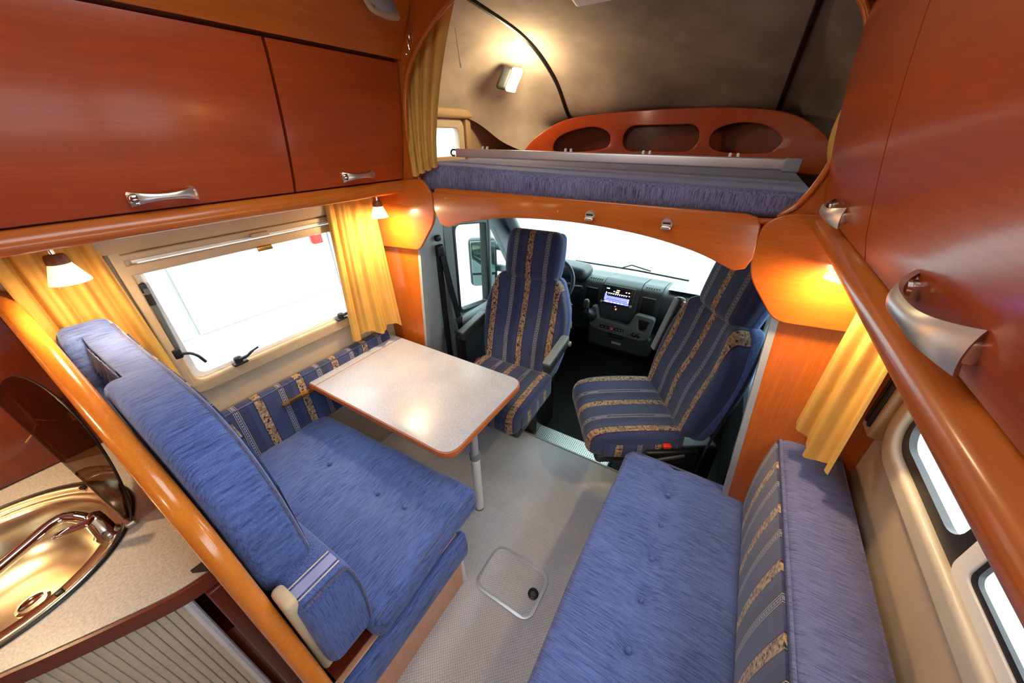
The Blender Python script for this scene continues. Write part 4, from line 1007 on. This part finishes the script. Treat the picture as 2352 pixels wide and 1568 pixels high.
MB().rbox((-1.12, 2.655, 0.845), (0.42, 0.22, 0.12), 0.05, (6, 2, 1), 4, fn=lambda a, b, c: (a, b, c * (1 - 1.2 * a * a * 4))).build('instrument_hood', 'dash_black', ds, smooth=60)
MB().prism(rounded([(2.93, 0.785), (2.66, 0.822), (2.63, 0.828), (2.93, 0.795)], 0.003, 2), 0, -0.30, 0.15).build('shelf_lid', 'grey_plastic', ds)
# radio screen
SM = Matrix.Translation((-0.627, 2.518, 0.748)) @ Matrix.Rotation(math.radians(-14), 4, 'X')
rd = thing('radio_screen', (-0.627, 2.518, 0.748), 'lit radio touch screen in the middle of the dashboard', 'screen')
MB().rbox((0, 0, 0), (0.245, 0.012, 0.150), 0.004).build('bezel', 'black', rd, matrix=SM)
MB().rbox((0, -0.006, 0), (0.200, 0.003, 0.118), 0.001).build('display', 'screen_dark', rd, matrix=SM)
def lit(x, z, w, h, mname, name='screen_field'):
    MB().box((x - w / 2, -0.0092, z - h / 2), (x + w / 2, -0.0078, z + h / 2)).build(name, mname, rd, matrix=SM, smooth=0)
lit(0.0, -0.017, 0.186, 0.022, 'screen_blue'); lit(0.0, -0.036, 0.186, 0.010, 'screen_blue'); lit(-0.088, -0.012, 0.016, 0.045, 'screen_blue')
lit(0.0, -0.050, 0.19, 0.012, 'screen_blue')
lit(-0.072, -0.0495, 0.024, 0.011, 'screen_orange', 'screen_key'); lit(-0.005, 0.030, 0.026, 0.011, 'screen_orange', 'screen_key')
lit(0.0, 0.0165, 0.15, 0.003, 'screen_white', 'tuning_scale')
for k in range(9): lit(-0.066 + k * 0.0165, 0.0115, 0.0035, 0.009, 'screen_white', 'tuning_mark')
for x, z, w in ((-0.078, 0.050, 0.024), (0.0, 0.045, 0.022), (0.062, 0.040, 0.010), (0.082, 0.040, 0.010), (-0.086, 0.018, 0.008), (0.088, 0.016, 0.008), (-0.030, 0.033, 0.008), (0.086, -0.012, 0.010), (0.086, -0.030, 0.010)):
    lit(x, z, w, 0.007, 'screen_white', 'screen_mark')
for k in range(4): lit(-0.038 + k * 0.028, -0.0498, 0.014, 0.006, 'screen_white', 'screen_mark')
for kx, kz in ((-0.111, -0.055), (0.111, -0.055)):
    MB().lathe([(0.010, 0), (0.010, 0.010), (0.007, 0.011), (0.001, 0.009)], SM @ Matrix.Translation((kx, -0.004, kz)) @ Matrix.Rotation(PI / 2, 4, 'X'), 18).build('knob', 'nickel', rd)
MB().lathe([(0.006, 0), (0.006, 0.004), (0.001, 0.005)], Matrix.Translation((-0.622, 2.503, 0.648)) @ Matrix.Rotation(PI / 2, 4, 'X'), 12).build('indicator', 'led_red', cs)
MB().lathe([(0.003, 0), (0.003, 0.003), (0.001, 0.0035)], Matrix.Translation((-0.630, 2.506, 0.668)) @ Matrix.Rotation(PI / 2, 4, 'X'), 10).build('indicator', 'screen_white', cs)
# grey lower console: U-shaped surround with switches, tray and sockets
U = rounded([(-0.785, 0.655), (-0.765, 0.655), (-0.745, 0.575), (-0.73, 0.555), (-0.505, 0.545), (-0.485, 0.570), (-0.455, 0.660), (-0.325, 0.650), (-0.345, 0.490), (-0.40, 0.462), (-0.70, 0.475), (-0.80, 0.500)], [0.006, 0.006, 0.02, 0.02, 0.02, 0.02, 0.02, 0.02, 0.03, 0.03, 0.03, 0.03], 4)
tray = rounded([(-0.448, 0.640), (-0.345, 0.632), (-0.368, 0.535), (-0.43, 0.53)], 0.02, 4)
uc = MB().plate(U, [tray], 0.05, 0.008, 'xz', 2.470, 3).build('lower_console', 'console_grey', ds)
MB().rbox((-0.397, 2.50, 0.585), (0.11, 0.02, 0.11), 0.004).build('tray_back', 'black', uc)
MB().rbox((-0.617, 2.441, 0.512), (0.19, 0.010, 0.026), 0.004).build('switch_strip', 'black', uc)
MB().rbox((-0.617, 2.435, 0.512), (0.030, 0.006, 0.022), 0.002).build('hazard_switch', 'red', uc)
MB().tube([(-0.624, 2.4315, 0.507), (-0.617, 2.4315, 0.518), (-0.610, 2.4315, 0.507)], 0.0012, 6, closed=True).build('hazard_triangle', 'white_plastic', uc)
for kx in (-0.69, -0.66, -0.578, -0.556, -0.535): MB().rbox((kx, 2.4355, 0.512), (0.005, 0.003, 0.005), 0.001).build('switch_mark', 'white_plastic', uc)
for kx in (-0.447, -0.410): MB().lathe([(0.016, 0), (0.016, 0.010), (0.012, 0.014), (0.001, 0.012)], Matrix.Translation((kx, 2.440, 0.502)) @ Matrix.Rotation(PI / 2, 4, 'X'), 20).build('socket_cap', 'black', uc)
MB().rbox((-0.58, 2.60, 0.36), (0.52, 0.14, 0.20), 0.04).build('knee_panel', 'dark_plastic', ds)
MB().rbox((-0.60, 2.525, 0.40), (0.11, 0.012, 0.03), 0.005).build('panel_handle', 'black', ds)
MB().rbox((-0.585, 2.522, 0.345), (0.075, 0.008, 0.02), 0.003).build('name_plate', 'grey_plastic', ds)
# gear lever
gl = thing('gear_lever', (-0.79, 2.40, 0.6), 'black gear lever with round knob on the dashboard', 'lever')
MB().lathe([(0.055, 0), (0.05, 0.03), (0.03, 0.06), (0.018, 0.08), (0.012, 0.085)], Matrix.Translation((-0.79, 2.40, 0.60)) @ Matrix.Rotation(math.radians(48), 4, 'X'), 20).build('boot', 'black', gl)
MB().tube([(-0.79, 2.38, 0.63), (-0.79, 2.32, 0.70)], 0.008, 10).build('stalk', 'black', gl)
MB().rbox((-0.79, 2.30, 0.735), (0.045, 0.045, 0.075), 0.021, (2, 2, 3), 4).build('knob', 'dash_black', gl)
# steering wheel
sw = thing('steering_wheel', (-1.115, 2.33, 0.82), 'black steering wheel behind the driver seat', 'steering wheel')
SWM = Matrix.Translation((-1.115, 2.33, 0.83)) @ Matrix.Rotation(math.radians(58), 4, 'X')
MB().tube([(0.190 * math.cos(2 * PI * i / 48), 0.190 * math.sin(2 * PI * i / 48), 0) for i in range(48)], 0.016, 12, closed=True).build('rim', 'dash_black', sw, matrix=SWM)
MB().rbox((0, 0, -0.03), (0.15, 0.13, 0.05), 0.024, k=4).build('hub', 'black', sw, matrix=SWM)
for a in (0.1, PI - 0.1, -PI / 2): MB().tube([(0.05 * math.cos(a), 0.05 * math.sin(a), -0.025), (0.185 * math.cos(a), 0.185 * math.sin(a), -0.002)], 0.012, 8).build('spoke', 'black', sw, matrix=SWM)
MB().tube([(-1.115, 2.34, 0.80), (-1.115, 2.60, 0.70)], 0.045, 14).build('column', 'black', sw)
MB().tube([(-1.06, 2.42, 0.79), (-0.87, 2.40, 0.815)], [0.008, 0.012], 8).build('wiper_stalk', 'black', sw)
# key with tag
ky = thing('ignition_key', (-0.905, 2.36, 0.62), 'key with a yellow tag hanging below the steering column', 'key')
MB().tube([(-1.085, 2.43, 0.755), (-0.925, 2.345, 0.665)], 0.018, 10).build('ignition_lock', 'black', ky)
MB().tube([(-0.93, 2.35, 0.668), (-0.905, 2.305, 0.645)], 0.007, 8).build('key_head', 'black', ky)
MB().tube([(-0.905 + 0.003 * (i % 2), 2.306, 0.64 - i * 0.010) for i in range(8)], 0.0025, 6).build('chain', 'nickel', ky)
MB().rbox((-0.902, 2.300, 0.535), (0.030, 0.006, 0.058), 0.0028, fn=lambda a, b, c: (a * (1 if c < 0.02 else 0.72), b, c)).build('tag', 'yellow', ky)
for k in range(3): MB().box((-0.9085, 2.2962, 0.520 + k * 0.010), (-0.8955, 2.2972, 0.5245 + k * 0.010)).build('tag_print', 'black', ky)

# ================================================================== CAB SEATS (built at the origin facing -Y, then placed)
def cab_seat(loc, rot, label, lean, buckle):
    t = thing('cab_seat', loc, label, 'seat', 'cab seats', rotz=rot)
    def cush(x, y, z):
        if z > 0:
            z += 0.016 * (abs(x) / 0.26) ** 3 + 0.012 * math.cos(y / 0.25 * PI / 2) - 0.02 * max(0, (-y - 0.12) / 0.13) ** 2
        k = 1 - 0.10 * max(0, (-y) / 0.25) ** 2.5
        return (x * k, y, z)
    MB().rbox((0, 0.0, 0.425), (0.53, 0.50, 0.150), 0.050, (16, 14, 4), 5, fn=cush).build('seat_cushion', 'stripe_seat_shaded', t, local=True, smooth=60)
    MB().tube(spline([(-0.255, 0.22, 0.49), (-0.258, 0.0, 0.478), (-0.235, -0.19, 0.46), (-0.18, -0.235, 0.455), (0.18, -0.235, 0.455), (0.235, -0.19, 0.46), (0.258, 0.0, 0.478), (0.255, 0.22, 0.49)], 5), 0.004, 6).build('piping', 'blue_grey', t, local=True)
    for sg in (-1, 1):
        def band(u, v, sg=sg):
            y = -0.17 + 0.37 * u; z = -0.055 + 0.085 * v
            x, y2, z2 = cush(sg * 0.266, y, z); return (x + sg * 0.004 * math.sin(PI * v), y, 0.425 + z)
        MB().grid(band, 12, 6, sg * 0.003).build('side_band', 'stripe_side', t, local=True, smooth=60)
    MB().rbox((0, 0.03, 0.335), (0.50, 0.46, 0.060), 0.025, (2, 2, 1), 3).build('seat_pan', 'dark_plastic', t, local=True)
    MB().rbox((0, 0.34, 0.10), (0.36, 0.34, 0.44), 0.03).build('pedestal', 'black', t, local=True)
    BM_ = Matrix.Translation((0, 0.235, 0.455)) @ Matrix.Rotation(-lean, 4, 'X')
    def back(x, y, z):
        q = (z + 0.32) / 0.64
        w = 0.86 + 0.20 * max(0.0, math.sin(PI * max(0.0, min(1, q * 0.95)))) ** 0.8 if q < 0.62 else 1.045 - 0.30 * max(0.0, (q - 0.62) / 0.38) ** 1.5
        if y < 0: y += 0.022 * (1 - (abs(x) / 0.27) ** 2) * 0.9 - 0.026 * (abs(x) / 0.27) ** 3 - 0.02 * math.exp(-((q - 0.35) / 0.2) ** 2) * (1 - (abs(x) / 0.27) ** 2)
        return (x * w, y, z)
    bk = MB().rbox((0, 0.05, 0.315), (0.54, 0.140, 0.64), 0.050, (18, 3, 18), 5, fn=back).build('backrest', 'stripe_seat_shaded', t, local=True, smooth=60, matrix=BM_)
    def sidep(x, y, z):
        q = (z + 0.32) / 0.64
        w = 0.86 + 0.20 * max(0.0, math.sin(PI * max(0.0, min(1, q * 0.95)))) ** 0.8 if q < 0.62 else 1.045 - 0.30 * max(0.0, (q - 0.62) / 0.38) ** 1.5
        return (x * w * 1.004, y, z)
    MB().rbox((0, 0.085, 0.315), (0.545, 0.085, 0.645), 0.030, (8, 2, 18), 4, fn=sidep).build('side_cover', 'blue_z', bk, local=True, smooth=60, matrix=BM_)
    MB().rbox((0, 0.125, 0.26), (0.44, 0.03, 0.50), 0.014).build('back_shell', 'dark_plastic', bk, local=True, matrix=BM_)
    hd = MB().rbox((0, 0.045, 0.752), (0.375, 0.120, 0.300), 0.050, (12, 3, 8), 5, fn=lambda x, y, z: (x * (1 - 0.06 * (z / 0.135) ** 2), y - 0.012 * (1 - (abs(x) / 0.19) ** 2) * (1 if y < 0 else 0), z)).build('headrest', 'stripe_seat_shaded', t, local=True, smooth=60, matrix=BM_)
    MB().rbox((0, 0.075, 0.749), (0.380, 0.070, 0.298), 0.030, (6, 2, 6), 4, fn=lambda x, y, z: (x * (1 - 0.06 * (z / 0.135) ** 2), y, z)).build('side_cover', 'blue_z', hd, local=True, smooth=60, matrix=BM_)
    return t, BM_
def armrest(t, p0, p1, w=0.055, h=0.075):
    p0, p1 = Vector(p0), Vector(p1); L = (p1 - p0).length
    mt = Matrix.Translation((p0 + p1) / 2) @ (p1 - p0).to_track_quat('Y', 'Z').to_matrix().to_4x4()
    a = MB().rbox((0, 0, 0), (w, L, h), 0.022, (1, 4, 1), 4).build('armrest', 'dark_plastic', t, local=True, matrix=mt)
    MB().rbox((0, 0, h / 2 - 0.004), (w * 0.86, L * 0.94, 0.012), 0.005).build('arm_pad', 'grey_plastic', a, local=True, matrix=mt)
    MB().lathe([(0.016, 0), (0.016, 0.01), (0.010, 0.014), (0.001, 0.014)], mt @ Matrix.Translation((w / 2, L * 0.42, -0.01)) @ Matrix.Rotation(PI / 2, 4, 'Y'), 16).build('pivot', 'nickel', a, local=True)
def buckle(t, x, y):
    b = MB().rbox((x, y, 0.41), (0.030, 0.045, 0.10), 0.008).build('belt_buckle', 'black', t, local=True)
    MB().rbox((x, y - 0.005, 0.463), (0.026, 0.040, 0.018), 0.005).build('release_button', 'red', b, local=True)
s1, B1 = cab_seat((-1.0, 1.425, 0.0), math.radians(2), 'striped driver seat turned round to face the table', math.radians(15), -1)
armrest(s1, (0.300, 0.03, 0.675), (0.300, 0.33, 0.72)); armrest(s1, (-0.330, 0.08, 0.690), (-0.320, 0.36, 0.735))
buckle(s1, -0.285, 0.20)
s2, B2 = cab_seat((-0.28, 1.62, 0.0), math.radians(-57), 'striped passenger seat swivelled sideways towards the sofa', math.radians(12), 1)
buckle(s2, 0.285, 0.14)
# raised inner armrest of the passenger seat
armrest(s2, B2 @ Vector((-0.31, -0.01, 0.20)), B2 @ Vector((-0.315, 0.0, 0.56)), 0.05, 0.06)
MB().rbox((0.295, 0.16, 0.40), (0.03, 0.26, 0.09), 0.012).build('recliner_cover', 'black', s2, local=True)
MB().tube([(0.31, 0.22, 0.42), (0.315, -0.05, 0.37)], 0.010, 8).build('adjust_lever', 'dark_plastic', s2, local=True)

# ================================================================== SEAT BELTS
def belt(name, label, pts, w, t_, nrm):
    t = thing(name, pts[-1], label, 'seat belt')
    return t
b1 = thing('seat_belt', (-1.44, 1.5, 0.5), 'black seat belt hanging on the pillar beside the driver seat', 'seat belt')
def ribbon(path, w, parent, name='strap', th=0.003, wd=(0, 1, 0)):
    P = [Vector(p) for p in path]; W_ = Vector(wd)
    MB().grid(lambda u, v: pick([tuple(p) for p in P], u) + W_ * (v - 0.5) * w, 20, 2, th).build(name, 'black', parent, smooth=60)
ribbon(spline([(-1.415, 1.475, 1.235), (-1.42, 1.475, 1.0), (-1.43, 1.485, 0.60), (-1.432, 1.49, 0.50)], 6), 0.048, b1)
ribbon(spline([(-1.405, 1.495, 1.235), (-1.400, 1.53, 1.0), (-1.385, 1.56, 0.78), (-1.37, 1.56, 0.50), (-1.36, 1.52, 0.20)], 6), 0.046, b1)
MB().rbox((-1.415, 1.485, 1.245), (0.035, 0.055, 0.07), 0.014).build('guide_loop', 'black', b1)
MB().rbox((-1.42, 1.485, 1.315), (0.03, 0.04, 0.035), 0.012).build('height_slider', 'black', b1)
MB().rbox((-1.385, 1.56, 0.775), (0.016, 0.055, 0.035), 0.006).build('belt_tongue', 'dark_plastic', b1)
b2 = thing('seat_belt', (0.24, 1.5, 0.5), 'black seat belt running down beside the passenger seat', 'seat belt')
ribbon(spline([(0.215, 1.50, 1.22), (0.205, 1.50, 0.90), (0.16, 1.50, 0.55), (0.14, 1.48, 0.30)], 6), 0.045, b2)
ribbon(spline([(0.225, 1.47, 1.22), (0.24, 1.46, 0.80), (0.26, 1.45, 0.30)], 6), 0.045, b2)
MB().rbox((0.222, 1.485, 1.235), (0.035, 0.055, 0.06), 0.014).build('guide_loop', 'black', b2)

# ================================================================== VENT by the sofa window
vt = thing('air_vent', (XR, 1.27, 1.06), 'beige slotted vent on the wall beside the sofa window', 'vent')
MB().rbox((0.525, 1.250, 1.20), (0.05, 0.075, 0.40), 0.010).build('housing', 'beige_plastic', vt)
for k in range(2): MB().rbox((0.498, 1.236 + k * 0.027, 1.21), (0.010, 0.016, 0.36), 0.003).build('slot', 'black', vt)
MB().lathe([(0.004, 0), (0.004, 0.002), (0.001, 0.0025)], Matrix.Translation((0.500, 1.250, 1.012)) @ Matrix.Rotation(-PI / 2, 4, 'Y'), 10).build('screw', 'nickel', vt)
# fill light added behind the camera, shaped as a ceiling lamp
cl = thing('added_fill_lamp', (CX, -1.4, 2.30), 'round fill lamp added on the ceiling behind the viewer', 'lamp')
MB().lathe([(0.13, 0.02), (0.135, 0.0), (0.12, -0.012), (0.11, -0.012)], Matrix.Translation((CX, -1.4, 2.30)), 40).build('ring', 'white_plastic', cl)
MB().lathe([(0.115, -0.004), (0.09, -0.022), (0.05, -0.03), (0.001, -0.032)], Matrix.Translation((CX, -1.4, 2.30)), 40).build('diffuser', 'lamp_glass', cl, smooth=70)
point_light('fill_bulb', (CX, -1.4, 2.20), 9.0, (1.0, 0.80, 0.58), 0.10, cl)
